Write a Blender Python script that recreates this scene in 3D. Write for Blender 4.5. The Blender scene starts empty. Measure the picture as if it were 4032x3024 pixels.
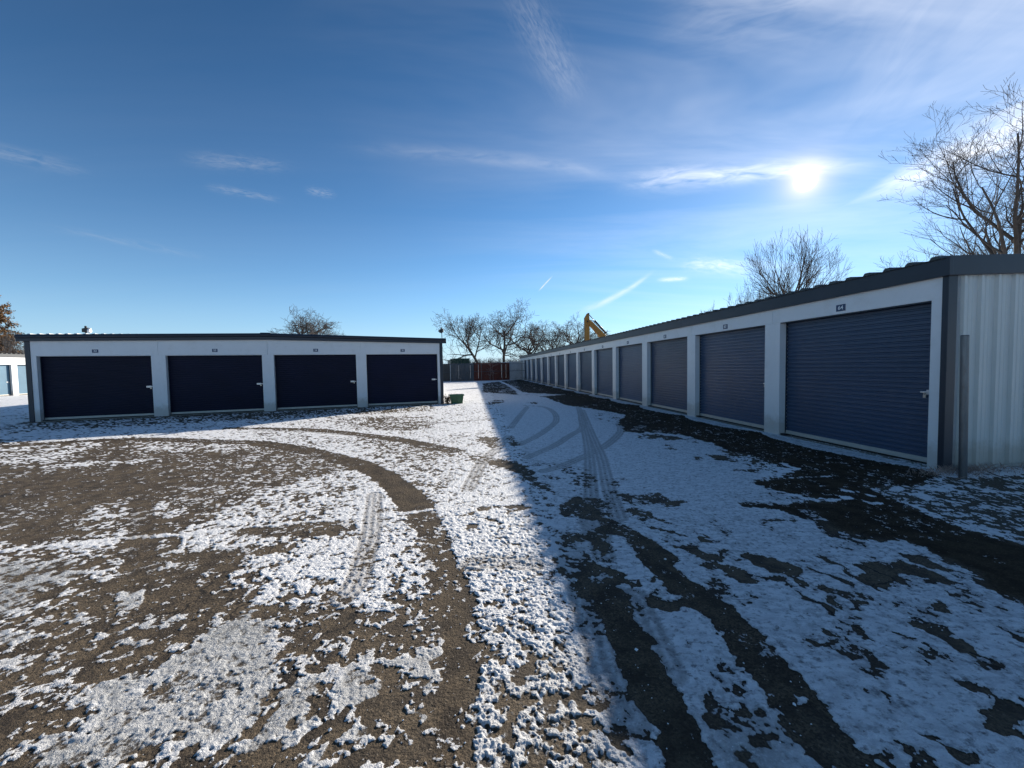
# Storage yard in patchy snow, low winter sun.
# Snow cover strokes in ground metres: kind, points, width, channels
PAINT=[('p',[(-8.54,12.64),(-5.87,12.29),(-2.9,13.58),(-0.74,15.42),(0.47,5.75),(0.21,2.68),(-1.91,2.75)],0.4,{'c':0.82}),('p',[(-17.06,10.41),(-12.19,9.08),(-10.29,8.61),(-9.32,9.22),(-6.83,8.74),(-4.82,7.87),(-3.35,6.96),(-2.38,5.94),(-2.3,5.52),(-3.0,5.14),(-3.29,4.8),(-3.15,4.35),(-3.29,3.83),(-4.0,3.54),(-4.56,3.34),(-5.43,3.26)],0.35,{'c':0.15}),('p',[(-10.25,6.63),(-8.8,6.53),(-6.62,5.92),(-5.65,6.16),(-4.64,5.67),(-4.67,4.73),(-4.76,4.23),(-4.13,3.72),(-4.37,3.46),(-5.35,3.42)],0.3,{'c':0.05}),('p',[(-14.28,9.27),(-11.74,8.74),(-10.29,8.61),(-9.37,8.82),(-8.07,6.83),(-9.18,6.82),(-10.86,7.03)],0.25,{'c':0.5}),('p',[(-9.07,9.11),(-5.88,8.23),(-4.52,7.37),(-5.85,7.48),(-7.74,7.63)],0.2,{'c':0.36}),('p',[(-8.32,6.67),(-6.56,6.91),(-6.28,6.61),(-7.75,6.38)],0.08,{'c':0.5}),('p',[(-3.6,9.08),(-1.38,7.58),(-0.87,6.49),(-1.59,6.37),(-2.24,6.41),(-3.34,7.75)],0.3,{'c':0.42}),('p',[(-6.74,9.95),(-4.8,9.37),(-3.04,7.98),(-2.6,6.81),(-3.88,7.55),(-5.87,8.66)],0.15,{'c':0.72}),('p',[(-6.48,12.69),(-2.67,12.49),(-1.9,10.48),(-2.62,9.33),(-4.34,10.53)],0.3,{'c':0.36}),('p',[(-2.94,11.91),(-0.21,13.56),(-0.0,8.56),(-0.88,7.54)],0.4,{'c':0.82}),('p',[(-0.84,8.49),(-0.29,8.59),(-0.43,7.16)],0.08,{'c':0.1}),('p',[(-0.03,8.57),(0.14,8.55),(0.34,7.44),(-0.15,7.48)],0.08,{'c':0.12}),('p',[(-2.18,6.24),(-1.16,6.34),(-0.61,5.18),(-0.82,4.4),(-1.26,4.69)],0.3,{'c':0.66}),('p',[(-1.09,6.51),(0.3,5.77),(0.35,4.34),(-0.79,4.24)],0.2,{'c':0.86}),('p',[(-4.95,4.44),(-4.89,4.79),(-3.9,4.47),(-3.14,3.54),(-2.72,3.0),(-3.37,3.02)],0.1,{'c':0.4}),('p',[(-3.35,4.66),(-2.99,5.44),(-2.42,5.8),(-1.97,5.63),(-1.27,4.42),(-1.11,4.1),(-2.62,3.8)],0.2,{'c':0.56}),('p',[(-2.86,3.78),(-1.65,3.92),(-1.5,3.67),(-1.73,3.54),(-2.63,3.47)],0.1,{'c':0.1}),('p',[(-3.05,3.41),(-2.16,3.47),(-2.17,3.3),(-1.91,2.75),(-2.51,2.76)],0.2,{'c':0.4}),('p',[(-2.17,3.3),(-1.77,3.38),(-1.51,3.67),(-0.93,3.64),(-0.61,2.71),(-1.96,2.75)],0.2,{'c':0.68}),('p',[(-1.51,2.82),(-1.33,2.78),(-1.27,2.65),(-1.44,2.68)],0.04,{'c':0.05}),('l',[(-2.12,5.51),(-1.58,4.28),(-1.27,3.34),(-1.14,2.72)],0.36,{'c':0.86}),('p',[(-1.08,4.03),(-0.75,4.02),(-0.61,3.31),(-0.55,2.89),(-0.72,2.9)],0.1,{'c':0.35}),('p',[(-0.78,4.16),(0.28,4.35),(0.48,3.27),(0.48,2.67),(-0.39,2.7),(-0.54,3.2)],0.1,{'c':0.88,'l':0.4}),('l',[(-0.51,4.0),(-0.29,4.18),(-0.04,4.2),(0.17,4.15)],0.07,{'c':0.1}),('p',[(-0.11,4.28),(0.11,4.23),(0.09,4.08),(-0.08,4.02)],0.05,{'c':0.1}),('l',[(-0.28,3.89),(-0.15,3.76),(-0.19,3.47)],0.05,{'c':0.15}),('p',[(-0.45,3.74),(-0.29,3.7),(-0.31,3.56),(-0.44,3.59)],0.04,{'c':0.2}),('p',[(-0.07,3.32),(0.02,3.31),(0.01,3.18),(-0.06,3.2)],0.04,{'c':0.1}),('p',[(0.14,3.26),(0.25,3.31),(0.25,3.19),(0.18,3.19)],0.03,{'c':0}),('p',[(0.2,3.74),(0.26,3.74),(0.26,3.65),(0.19,3.65)],0.03,{'c':0}),('l',[(-0.64,3.57),(-0.48,3.09),(-0.39,2.7),(-0.35,2.7),(-0.27,2.41),(-0.21,2.17)],0.08,{'c':0.9,'l':0.4}),('p',[(-5.41,3.24),(-1.99,3.35),(-1.78,2.55),(-1.34,2.53),(-0.87,2.4),(-0.56,2.48),(-0.32,2.55),(-0.12,1.89),(-0.12,1.41),(-0.96,1.33),(-1.91,1.35),(-2.34,1.35)],0.15,{'c':0.08}),('p',[(-3.65,3.18),(-3.27,3.17),(-2.95,2.85),(-3.11,2.74)],0.12,{'c':0.4}),('p',[(-2.4,2.88),(-1.95,3.12),(-1.55,2.58),(-1.9,2.65)],0.12,{'c':0.6}),('p',[(-4.59,3.13),(-3.87,3.32),(-3.16,2.96),(-3.0,2.48),(-3.51,2.37)],0.2,{'c':0.35}),('p',[(-2.25,3.17),(-0.72,3.12),(-0.56,2.48),(-0.65,2.39),(-0.88,2.43),(-1.0,2.52),(-1.34,2.53),(-1.63,2.58),(-1.9,2.67)],0.1,{'c':0.68}),('p',[(-1.51,2.79),(-1.34,2.78),(-1.29,2.68),(-1.45,2.69)],0.04,{'c':0.05}),('p',[(-1.38,2.64),(-1.27,2.65),(-1.24,2.57),(-1.34,2.53),(-1.78,2.55),(-1.68,2.6)],0.06,{'c':0.2}),('p',[(-1.46,2.38),(-0.62,2.35),(-0.42,2.16),(-0.98,2.09),(-1.3,2.16)],0.2,{'c':0.16}),('p',[(-4.32,3.16),(-3.72,3.1),(-3.38,2.88),(-3.42,2.76),(-3.31,2.49),(-3.31,2.4),(-3.57,2.3),(-4.85,3.16)],0.12,{'c':0.62,'i':0.8}),('p',[(-2.82,2.65),(-2.65,2.69),(-2.51,2.5),(-2.66,2.47)],0.05,{'c':0.95,'i':0.7}),('p',[(-2.38,2.37),(-2.23,2.37),(-2.08,2.29),(-2.3,2.28)],0.05,{'c':0.8,'i':0.7}),('p',[(-2.36,2.16),(-2.26,2.2),(-2.15,2.16),(-2.21,2.11)],0.03,{'c':0.9,'i':0.7}),('p',[(-3.49,2.3),(-2.86,2.26),(-2.91,2.16),(-3.26,2.14)],0.06,{'c':0.85,'i':0.7}),('p',[(-2.88,2.39),(-2.83,2.44),(-2.78,2.39),(-2.79,2.33)],0.03,{'c':0.9,'i':0.7}),('p',[(-2.59,2.28),(-2.45,2.24),(-2.47,2.21)],0.03,{'c':0.9,'i':0.7}),('p',[(-2.45,2.26),(-2.38,2.29),(-2.35,2.23)],0.03,{'c':0.9,'i':0.7}),('p',[(-2.07,2.08),(-1.98,2.09),(-2.02,2.02)],0.03,{'c':0.8,'i':0.7}),('p',[(-2.45,1.87),(-2.46,1.94),(-2.42,1.88)],0.03,{'c':0.95,'i':0.7}),('p',[(-2.4,1.8),(-2.3,1.84),(-2.37,1.8)],0.03,{'c':0.8,'i':0.7}),('p',[(-2.32,1.71),(-2.25,1.73),(-2.28,1.7)],0.03,{'c':0.8,'i':0.7}),('p',[(-2.91,2.0),(-2.68,2.0),(-2.81,1.93)],0.04,{'c':0.85,'i':0.7}),('p',[(-2.04,1.51),(-2.06,1.56),(-1.96,1.59),(-1.93,1.55),(-1.97,1.51)],0.05,{'c':0.85,'i':0.7}),('p',[(-2.1,1.74),(-2.13,1.81),(-2.05,1.89),(-2.03,1.93),(-1.98,1.92),(-1.8,1.87),(-1.89,2.0),(-1.88,2.1),(-1.85,2.19),(-1.8,2.28),(-1.81,2.45),(-1.64,2.35),(-1.44,2.27),(-1.45,2.12),(-1.36,2.01),(-1.29,1.96),(-1.18,1.87),(-1.18,1.73),(-1.2,1.74),(-1.16,1.62),(-1.17,1.55),(-1.31,1.52),(-1.4,1.53),(-1.49,1.58),(-1.56,1.56),(-1.57,1.5),(-1.66,1.42),(-1.96,1.43),(-2.0,1.54),(-1.9,1.53),(-1.86,1.57),(-1.83,1.61),(-1.97,1.64),(-2.0,1.73)],0.05,{'c':0.9,'i':0.85}),('p',[(-1.91,1.82),(-1.75,1.84),(-1.74,1.78),(-1.87,1.8)],0.04,{'c':0.2}),('p',[(-1.83,1.93),(-1.3,1.92),(-1.23,1.64),(-1.63,1.53),(-1.83,1.68)],0.3,{'c':0.86,'i':0.55,'l':0.15}),('p',[(-0.76,2.02),(-0.67,2.01),(-0.57,2.04),(-0.55,2.09),(-0.34,2.12),(-0.36,2.08),(-0.43,1.99),(-0.37,1.88),(-0.38,1.86),(-0.45,1.88),(-0.41,1.82),(-0.42,1.76),(-0.48,1.78),(-0.49,1.88),(-0.56,1.85),(-0.63,1.9),(-0.55,1.96),(-0.68,1.95)],0.025,{'c':0.95,'i':0.75}),('p',[(-0.92,1.97),(-0.78,1.95),(-0.79,1.86),(-0.71,1.87),(-0.7,1.8),(-0.75,1.75),(-0.81,1.72),(-0.88,1.68),(-0.91,1.83)],0.025,{'c':0.95,'i':0.75}),('p',[(-1.05,1.87),(-1.01,1.88),(-0.95,1.8),(-0.94,1.67),(-0.91,1.64),(-0.91,1.57),(-0.95,1.53),(-1.02,1.55),(-1.04,1.49),(-1.06,1.47),(-1.13,1.47),(-1.09,1.68),(-1.14,1.71),(-1.1,1.76)],0.025,{'c':0.95,'i':0.75}),('p',[(-0.73,1.59),(-0.66,1.62),(-0.62,1.57),(-0.72,1.55)],0.025,{'c':0.95,'i':0.75}),('p',[(-0.61,1.57),(-0.56,1.6),(-0.52,1.59),(-0.58,1.56)],0.025,{'c':0.95,'i':0.75}),('p',[(-0.84,1.54),(-0.78,1.56),(-0.77,1.49),(-0.78,1.48),(-0.72,1.45),(-0.74,1.44),(-0.8,1.48),(-0.82,1.44),(-0.84,1.45),(-0.83,1.49)],0.025,{'c':0.95,'i':0.75}),('p',[(-0.76,2.38),(-0.64,2.34),(-0.67,2.3)],0.025,{'c':0.95,'i':0.75}),('p',[(-0.65,2.24),(-0.56,2.29),(-0.57,2.26)],0.025,{'c':0.95,'i':0.75}),('p',[(-0.69,1.83),(-0.53,1.82),(-0.61,1.79)],0.025,{'c':0.95,'i':0.75}),('p',[(-0.87,2.05),(-0.81,2.05),(-0.81,1.99),(-0.85,1.99)],0.025,{'c':0.95,'i':0.75}),('p',[(-0.47,1.73),(-0.36,1.69),(-0.43,1.67)],0.025,{'c':0.95,'i':0.75}),('p',[(-0.63,2.22),(-0.59,2.21),(-0.59,2.17)],0.025,{'c':0.95,'i':0.75}),('p',[(-0.99,1.62),(-0.96,1.64),(-0.95,1.59),(-0.98,1.59)],0.02,{'c':0.05}),('l',[(-4.62,4.73),(-3.54,3.58),(-2.91,2.95)],0.22,{'c':0.1}),('l',[(-3.88,4.19),(-3.29,3.57),(-2.8,3.03)],0.1,{'c':0.14}),('l',[(-11.32,8.42),(-9.2,9.09),(-6.7,8.58),(-5.66,8.35),(-4.48,7.72),(-3.14,6.75),(-2.37,6.09)],0.4,{'c':0.05,'w':0.35}),('l',[(-2.37,6.09),(-1.84,5.49),(-1.34,4.69),(-1.08,4.25)],0.36,{'c':0.02,'w':0.45}),('l',[(-0.98,4.06),(-0.79,3.58),(-0.62,3.09),(-0.49,2.7),(-0.56,2.88),(-0.44,2.55)],0.27,{'c':0.12,'w':0.4}),('l',[(-0.45,2.62),(-0.35,2.29),(-0.27,1.98),(-0.25,1.68),(-0.23,1.36)],0.22,{'c':0.06,'w':0.35}),('l',[(-7.87,10.59),(-5.51,10.12),(-3.83,9.28),(-2.51,8.42),(-1.64,7.6),(-1.06,7.1)],0.34,{'c':0.08,'w':0.35}),('l',[(-1.03,6.89),(-0.32,6.28),(-0.11,5.94)],0.3,{'c':0.45}),('l',[(-0.21,6.19),(0.09,5.78),(0.28,5.43),(0.43,5.06),(0.61,4.69)],0.34,{'c':0.04,'w':0.4}),('l',[(-4.81,3.28),(-4.56,3.34),(-3.97,3.52),(-3.3,3.63),(-2.61,3.77),(-1.93,3.95),(-1.17,4.09),(-0.93,4.17)],0.045,{'c':1.1}),('l',[(-0.93,4.17),(-0.52,4.3),(0.22,4.33),(0.68,4.52),(0.91,4.55)],0.03,{'c':1.05}),('p',[(-0.25,2.29),(0.18,2.4),(0.44,2.27),(0.48,2.06),(-0.05,2.07),(-0.16,1.98)],0.1,{'c':0.82,'l':0.35,'i':0.2}),('p',[(-0.17,1.94),(0.11,1.97),(-0.05,2.07),(0.34,2.06),(0.36,1.88),(0.36,1.68),(0.41,1.52),(0.42,1.35),(-0.21,1.36)],0.1,{'c':0.5,'l':0.6,'i':0.5}),('l',[(-0.12,1.93),(-0.13,1.61),(-0.1,1.36)],0.07,{'c':0.82,'l':0.6,'i':0.3}),('p',[(0.04,1.98),(0.11,1.97),(0.08,1.91),(0.03,1.92)],0.03,{'c':0}),('p',[(-2.22,28.82),(-1.07,20.94),(-0.03,9.25),(0.18,6.42),(0.42,4.6),(0.43,3.53),(0.42,2.86),(0.42,2.52),(0.34,2.06),(0.36,1.88),(0.36,1.68),(0.41,1.52),(0.42,1.35),(1.95,1.29),(3.62,2.43),(4.61,3.11),(3.29,3.26),(3.13,4.04),(3.26,5.36),(4.05,7.61),(3.51,11.07),(3.34,21.84),(-0.38,34.41)],0.08,{'c':0.9,'s':1}),('p',[(-1.04,21.9),(1.7,19.44),(3.33,15.22),(3.5,12.28),(2.55,8.47),(3.8,7.14),(3.54,5.42),(3.13,4.7),(2.12,4.38),(1.29,4.56),(1.36,5.42),(0.36,6.23),(0.03,9.24)],0.12,{'c':1.2,'s':1}),('p',[(0.43,6.23),(1.05,5.72),(1.55,5.17),(1.29,4.65),(0.84,4.58),(0.61,5.22)],0.15,{'c':0.82,'s':0.5}),('p',[(3.03,13.87),(3.43,11.65),(3.14,9.9),(2.7,9.73),(2.36,11.5)],0.15,{'c':0.75,'s':1}),('p',[(2.84,8.95),(3.59,8.22),(3.41,7.8),(2.67,8.01)],0.08,{'c':0.35,'s':0.6}),('p',[(2.86,9.93),(3.16,9.48),(2.87,8.77),(2.58,8.97)],0.06,{'c':0.1,'s':1}),('p',[(2.91,7.46),(3.28,7.19),(3.09,6.77),(2.76,6.9)],0.1,{'c':0.7,'s':0.7}),('p',[(3.29,6.46),(3.72,6.42),(3.59,6.0),(3.21,6.03)],0.08,{'c':0.3,'s':0.7}),('p',[(2.92,6.39),(3.12,6.29),(2.94,6.09)],0.06,{'c':0.5,'s':0.7}),('p',[(3.42,5.7),(3.67,5.61),(3.46,5.29),(3.14,5.44)],0.08,{'c':0.3,'s':0.7}),('p',[(0.63,16.83),(1.07,16.75),(1.02,15.9),(0.62,16.54)],0.2,{'c':0.3,'s':1}),('p',[(-0.93,18.11),(-0.34,18.35),(-0.47,16.74),(-0.94,16.25)],0.25,{'c':0.1}),('p',[(-0.3,3.56),(0.41,3.53),(0.42,2.86),(0.46,2.52),(0.4,2.21),(-0.05,2.22)],0.2,{'c':0.88,'l':0.6}),('p',[(0.39,4.34),(0.74,4.32),(0.72,3.82),(0.5,3.89),(0.43,4.14)],0.08,{'c':0.45,'s':0.4}),('p',[(0.55,4.46),(0.79,4.45),(0.86,3.98),(0.75,3.88),(0.68,4.09)],0.07,{'c':0.05}),('p',[(1.23,4.54),(1.68,4.58),(1.92,4.26),(1.81,4.15),(1.4,4.19),(1.23,4.26)],0.05,{'c':0.1,'s':0.5}),('p',[(1.16,4.14),(1.41,4.02),(1.49,3.72),(1.25,3.76)],0.06,{'c':0.35,'s':0.6}),('p',[(2.51,4.24),(2.88,4.22),(2.73,4.0),(2.53,4.04)],0.06,{'c':0.25,'s':0.6}),('l',[(0.85,4.24),(0.82,3.51),(0.82,3.28)],0.34,{'c':0.26}),('l',[(1.04,4.15),(0.98,3.65),(0.92,3.26)],0.2,{'c':0.62}),('p',[(0.36,3.53),(0.61,3.44),(0.61,2.85),(0.56,2.67),(0.43,2.67),(0.38,2.95)],0.08,{'c':0.36,'i':0.5}),('l',[(0.44,2.95),(0.5,2.67),(0.55,2.79),(0.62,2.49)],0.26,{'c':0.3,'i':0.5}),('l',[(0.62,2.55),(0.64,2.28),(0.63,2.0),(0.65,1.8),(0.66,1.6),(0.65,1.35)],0.185,{'c':0.03,'w':0.4}),('l',[(0.93,3.71),(1.04,3.48),(1.11,3.25),(1.19,3.03),(1.11,3.01),(1.14,2.77),(1.17,2.5),(1.28,2.24),(1.27,1.99),(1.27,1.75),(1.22,1.56),(1.24,1.34)],0.23,{'c':0.03,'w':0.4}),('p',[(1.3,3.67),(1.56,3.46),(1.61,3.38),(1.46,3.38)],0.03,{'c':0}),('p',[(1.37,3.24),(1.55,3.21),(1.72,3.03),(1.56,2.99),(1.48,3.06)],0.03,{'c':0}),('p',[(1.66,3.45),(1.75,3.27),(1.67,3.28)],0.02,{'c':0}),('p',[(1.37,3.0),(1.55,2.88),(1.44,2.88)],0.03,{'c':0}),('p',[(1.3,3.39),(1.38,3.34),(1.29,3.31)],0.02,{'c':0.1}),('p',[(1.57,2.95),(1.7,2.91),(1.75,2.66),(1.64,2.65)],0.03,{'c':0}),('p',[(0.75,3.22),(0.78,3.15),(0.7,3.02),(0.69,3.04)],0.02,{'c':0.05}),('p',[(0.66,2.87),(0.78,2.81),(0.84,2.67),(0.76,2.71)],0.02,{'c':0.05}),('p',[(0.83,2.48),(0.95,2.48),(1.08,2.4),(0.93,2.33),(0.84,2.39)],0.02,{'c':0}),('p',[(0.63,2.59),(0.7,2.56),(0.73,2.39),(0.68,2.42)],0.02,{'c':0}),('p',[(0.65,2.86),(0.74,2.82),(0.82,2.68),(0.92,2.68),(0.99,2.74),(0.78,2.59)],0.015,{'c':0.05}),('p',[(0.8,2.29),(0.9,2.22),(0.87,2.2)],0.03,{'c':0.25}),('p',[(0.87,2.09),(0.97,2.08),(0.95,2.04),(0.88,2.06)],0.03,{'c':0.15}),('p',[(0.98,1.78),(1.09,1.8),(1.09,1.68),(1.14,1.59),(1.03,1.65),(0.99,1.69)],0.04,{'c':0.3}),('p',[(0.89,1.96),(1.08,1.95),(1.05,1.9),(0.92,1.89)],0.06,{'c':0.65}),('p',[(1.87,3.07),(2.08,3.03),(2.18,2.87),(2.07,2.75),(1.98,2.79),(1.92,2.84),(1.87,2.9)],0.03,{'c':0}),('p',[(2.43,3.02),(2.47,2.88),(2.47,2.7),(2.41,2.67),(2.42,2.86),(2.35,2.9)],0.02,{'c':0}),('p',[(2.23,2.87),(2.32,2.74),(2.34,2.61),(2.28,2.6),(2.23,2.8)],0.02,{'c':0}),('p',[(2.62,2.87),(2.74,2.85),(2.77,2.71),(2.59,2.62),(2.46,2.54),(2.42,2.67),(2.58,2.77)],0.03,{'c':0}),('p',[(2.93,2.94),(3.01,2.79),(3.08,2.59),(2.94,2.64),(2.81,2.76)],0.03,{'c':0}),('p',[(3.08,3.06),(3.2,2.87),(3.24,2.74),(3.2,2.75),(3.01,2.88)],0.02,{'c':0.05}),('p',[(2.6,2.47),(2.68,2.44),(2.66,2.33),(2.57,2.34)],0.02,{'c':0}),('p',[(1.93,2.59),(1.93,2.5),(2.01,2.43),(1.99,2.33),(1.94,2.34),(1.96,2.39),(1.86,2.46)],0.02,{'c':0}),('p',[(2.21,2.45),(2.27,2.44),(2.21,2.41),(2.16,2.34),(2.15,2.37)],0.015,{'c':0}),('p',[(2.87,2.55),(2.9,2.47),(2.82,2.49)],0.015,{'c':0}),('p',[(1.82,2.74),(1.91,2.72),(1.87,2.66)],0.02,{'c':0}),('p',[(1.97,2.7),(2.03,2.6),(1.96,2.64)],0.02,{'c':0}),('p',[(2.13,2.68),(2.17,2.57),(2.11,2.56)],0.02,{'c':0}),('p',[(2.07,2.48),(2.09,2.43),(2.04,2.43)],0.02,{'c':0}),('p',[(2.41,2.43),(2.43,2.39),(2.39,2.39)],0.01,{'c':0}),('p',[(2.2,3.45),(2.28,3.32),(2.21,3.35)],0.02,{'c':0}),('p',[(2.35,3.34),(2.41,3.19),(2.36,3.24)],0.02,{'c':0.2}),('p',[(2.17,3.27),(2.23,3.2),(2.17,3.2)],0.02,{'c':0.1}),('p',[(1.57,2.53),(1.6,2.46),(1.57,2.48)],0.02,{'c':0.1}),('p',[(2.48,3.76),(2.78,3.75),(2.78,3.66),(2.48,3.58),(2.32,3.62)],0.06,{'c':0.5}),('p',[(2.32,2.22),(2.4,2.19),(2.46,2.18),(2.45,2.07),(2.44,1.97),(2.36,2.05),(2.33,2.15)],0.02,{'c':0}),('p',[(2.14,1.82),(2.23,1.79),(2.22,1.75),(2.17,1.72),(2.24,1.69),(2.28,1.63),(2.09,1.49),(2.01,1.52),(2.04,1.64),(2.12,1.68),(2.12,1.74)],0.03,{'c':0}),('p',[(1.6,1.59),(1.7,1.55),(1.72,1.51),(1.68,1.5),(1.7,1.44),(1.81,1.47),(1.8,1.42),(1.71,1.37),(1.68,1.4),(1.64,1.5)],0.02,{'c':0}),('p',[(1.53,1.48),(1.61,1.46),(1.61,1.41),(1.5,1.37),(1.52,1.43)],0.03,{'c':0.12}),('p',[(2.0,2.07),(2.04,2.04),(2.02,2.0)],0.015,{'c':0}),('p',[(1.62,2.1),(1.67,2.05),(1.63,2.04)],0.02,{'c':0.05}),('p',[(1.79,2.18),(1.83,2.12),(1.79,2.11)],0.015,{'c':0}),('p',[(1.98,2.23),(2.06,2.22),(2.0,2.1),(1.94,2.12),(1.99,2.13)],0.015,{'c':0}),('p',[(2.27,1.73),(2.35,1.68),(2.3,1.64)],0.02,{'c':0}),('p',[(2.77,2.18),(2.86,2.06),(2.74,2.1)],0.02,{'c':0.05}),('p',[(2.15,2.19),(2.19,2.13),(2.23,2.1),(2.17,2.09)],0.015,{'c':0.1}),('p',[(1.21,1.62),(1.33,1.56),(1.35,1.4),(1.18,1.38)],0.05,{'c':0.04}),('p',[(0.78,1.6),(1.05,1.59),(1.13,1.48),(1.11,1.34),(0.75,1.35)],0.1,{'c':0.78,'i':0.7}),('p',[(1.29,1.69),(1.32,1.65),(1.27,1.62)],0.015,{'c':1.0}),('p',[(1.08,1.46),(1.17,1.48),(1.17,1.42),(1.09,1.41)],0.05,{'c':0.15}),('p',[(1.03,1.72),(1.11,1.62),(1.09,1.48),(0.98,1.51)],0.08,{'c':0.7,'i':0.5}),('p',[(-2.93,38.17),(-0.91,44.27),(2.37,52.39),(4.11,26.82),(4.92,17.26),(5.36,11.1),(5.54,8.49),(5.5,6.55),(5.78,5.39),(5.78,5.07),(4.88,4.69),(4.36,4.67),(4.21,4.1),(4.1,3.48),(4.24,3.0),(3.06,2.1),(3.22,2.37),(3.22,2.54),(3.33,2.71),(3.41,2.89),(3.39,3.05),(3.35,3.23),(3.06,3.24),(2.91,3.45),(2.91,3.71),(2.82,3.98),(2.48,4.07),(2.55,4.18),(3.22,4.15),(3.62,4.21),(3.39,4.37),(3.13,4.64),(3.11,4.95),(3.52,5.09),(4.08,5.5),(3.96,5.88),(3.63,5.98),(3.8,5.83),(3.61,5.92),(3.92,7.37),(3.69,8.52),(2.64,8.97),(2.88,10.38),(3.52,11.95),(3.39,12.64),(2.1,15.44),(1.7,19.44),(0.25,21.59),(-1.88,24.35)],0.06,{'c':0.03,'w':1.0}),('p',[(3.7,6.82),(3.95,6.6),(4.01,6.14),(3.62,5.55),(3.45,5.93)],0.15,{'c':0.4}),('p',[(3.09,3.9),(3.02,3.45),(3.32,3.23),(3.19,3.26),(2.89,3.42)],0.12,{'c':0.35}),('p',[(3.97,4.58),(4.05,4.54),(3.98,4.45),(3.92,4.5)],0.02,{'c':1.0}),('p',[(3.73,4.42),(3.89,4.34),(3.82,4.28),(3.71,4.31)],0.02,{'c':1.0}),('p',[(4.11,4.51),(4.15,4.33),(4.05,4.31)],0.02,{'c':1.0}),('p',[(3.93,4.24),(4.0,4.11),(3.92,4.07),(3.88,4.16)],0.02,{'c':1.0}),('p',[(3.51,4.34),(3.67,4.29),(3.63,4.21),(3.47,4.22)],0.02,{'c':1.0}),('p',[(4.12,5.9),(4.18,5.86),(4.18,5.56),(4.03,5.49)],0.02,{'c':1.0}),('p',[(3.8,4.72),(3.96,4.76),(3.81,4.67)],0.02,{'c':1.0}),('l',[(3.11,4.95),(3.68,5.08),(4.31,5.16)],0.025,{'c':0.8}),('l',[(-2.16,49.49),(-0.38,34.41),(0.45,24.34),(0.93,20.94)],0.3,{'c':0.85}),('p',[(0.21,25.06),(1.1,22.96),(2.8,20.96),(1.41,19.92),(0.31,20.62)],0.15,{'c':0.95,'s':1}),('p',[(4.36,4.67),(4.85,4.69),(5.66,4.96),(7.57,5.14),(4.37,2.95),(4.23,3.59),(4.26,4.16)],0.05,{'c':0.26,'d':1.0,'s':0}),('p',[(4.97,4.73),(5.48,4.81),(5.44,4.6),(5.18,4.48),(4.83,4.49)],0.06,{'c':0.85}),('p',[(4.4,4.54),(4.76,4.64),(4.69,4.5),(4.39,4.43)],0.04,{'c':0.9}),('p',[(6.1,4.85),(6.64,5.08),(7.49,5.09),(6.96,4.72)],0.06,{'c':0.8}),('p',[(5.6,4.97),(5.86,4.92),(6.74,5.01),(6.49,4.83),(5.48,4.6),(5.37,4.71)],0.05,{'c':0.12,'d':1.0}),('p',[(4.53,4.42),(4.76,4.36),(4.56,4.2),(4.5,4.25)],0.05,{'c':0.9}),('l',[(4.37,4.71),(4.29,4.14),(4.2,3.55),(4.42,3.05)],0.05,{'c':0.8}),('t',[(-0.05,9.83),(0.26,12.41),(0.58,14.95)],0.2,{}),('t',[(0.12,7.58),(0.53,8.51),(0.93,9.72),(1.27,11.09),(1.4,13.12),(1.19,14.85),(0.48,15.47)],0.2,{}),('t',[(0.23,6.5),(0.78,7.4),(1.31,8.6),(1.75,9.63),(2.06,11.54)],0.2,{}),('t',[(2.52,14.62),(1.86,10.04),(1.37,6.9),(0.89,4.36),(0.78,3.66),(0.72,3.04)],0.2,{}),('t',[(2.47,13.54),(1.75,8.39),(1.5,6.5),(1.2,4.8),(1.06,3.83)],0.2,{}),('t',[(2.82,10.16),(2.54,8.98),(1.89,7.55),(1.35,6.7),(0.8,5.96),(0.44,5.62)],0.2,{}),('t',[(-0.09,8.57),(-0.32,7.26),(-0.51,6.29),(-0.58,4.9)],0.22,{}),('t',[(-1.74,4.72),(-1.37,3.6),(-1.22,3.01),(-1.16,2.72),(-1.19,2.53)],0.2,{}),('t',[(0.45,2.6),(0.46,2.16),(0.46,1.88),(0.49,1.63)],0.22,{}),('t',[(0.79,2.51),(0.77,2.1),(0.76,1.87)],0.2,{}),('t',[(0.82,4.16),(0.74,3.41)],0.3,{}),('t',[(-4.62,4.73),(-3.54,3.58),(-2.91,2.95)],0.2,{}),('t',[(-6.81,10.06),(-5.34,9.8),(-3.72,9.01),(-2.44,8.2)],0.2,{}),('t',[(-3.88,11.2),(-1.99,10.97),(-0.57,11.6)],0.22,{}),('t',[(-0.34,2.95),(-0.17,3.0),(0.13,2.93)],0.22,{})]
import bpy, bmesh, math, random
import numpy as np
from mathutils import Vector, Matrix
R = math.radians
sc = bpy.context.scene
col = sc.collection
H = 1.55

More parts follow.
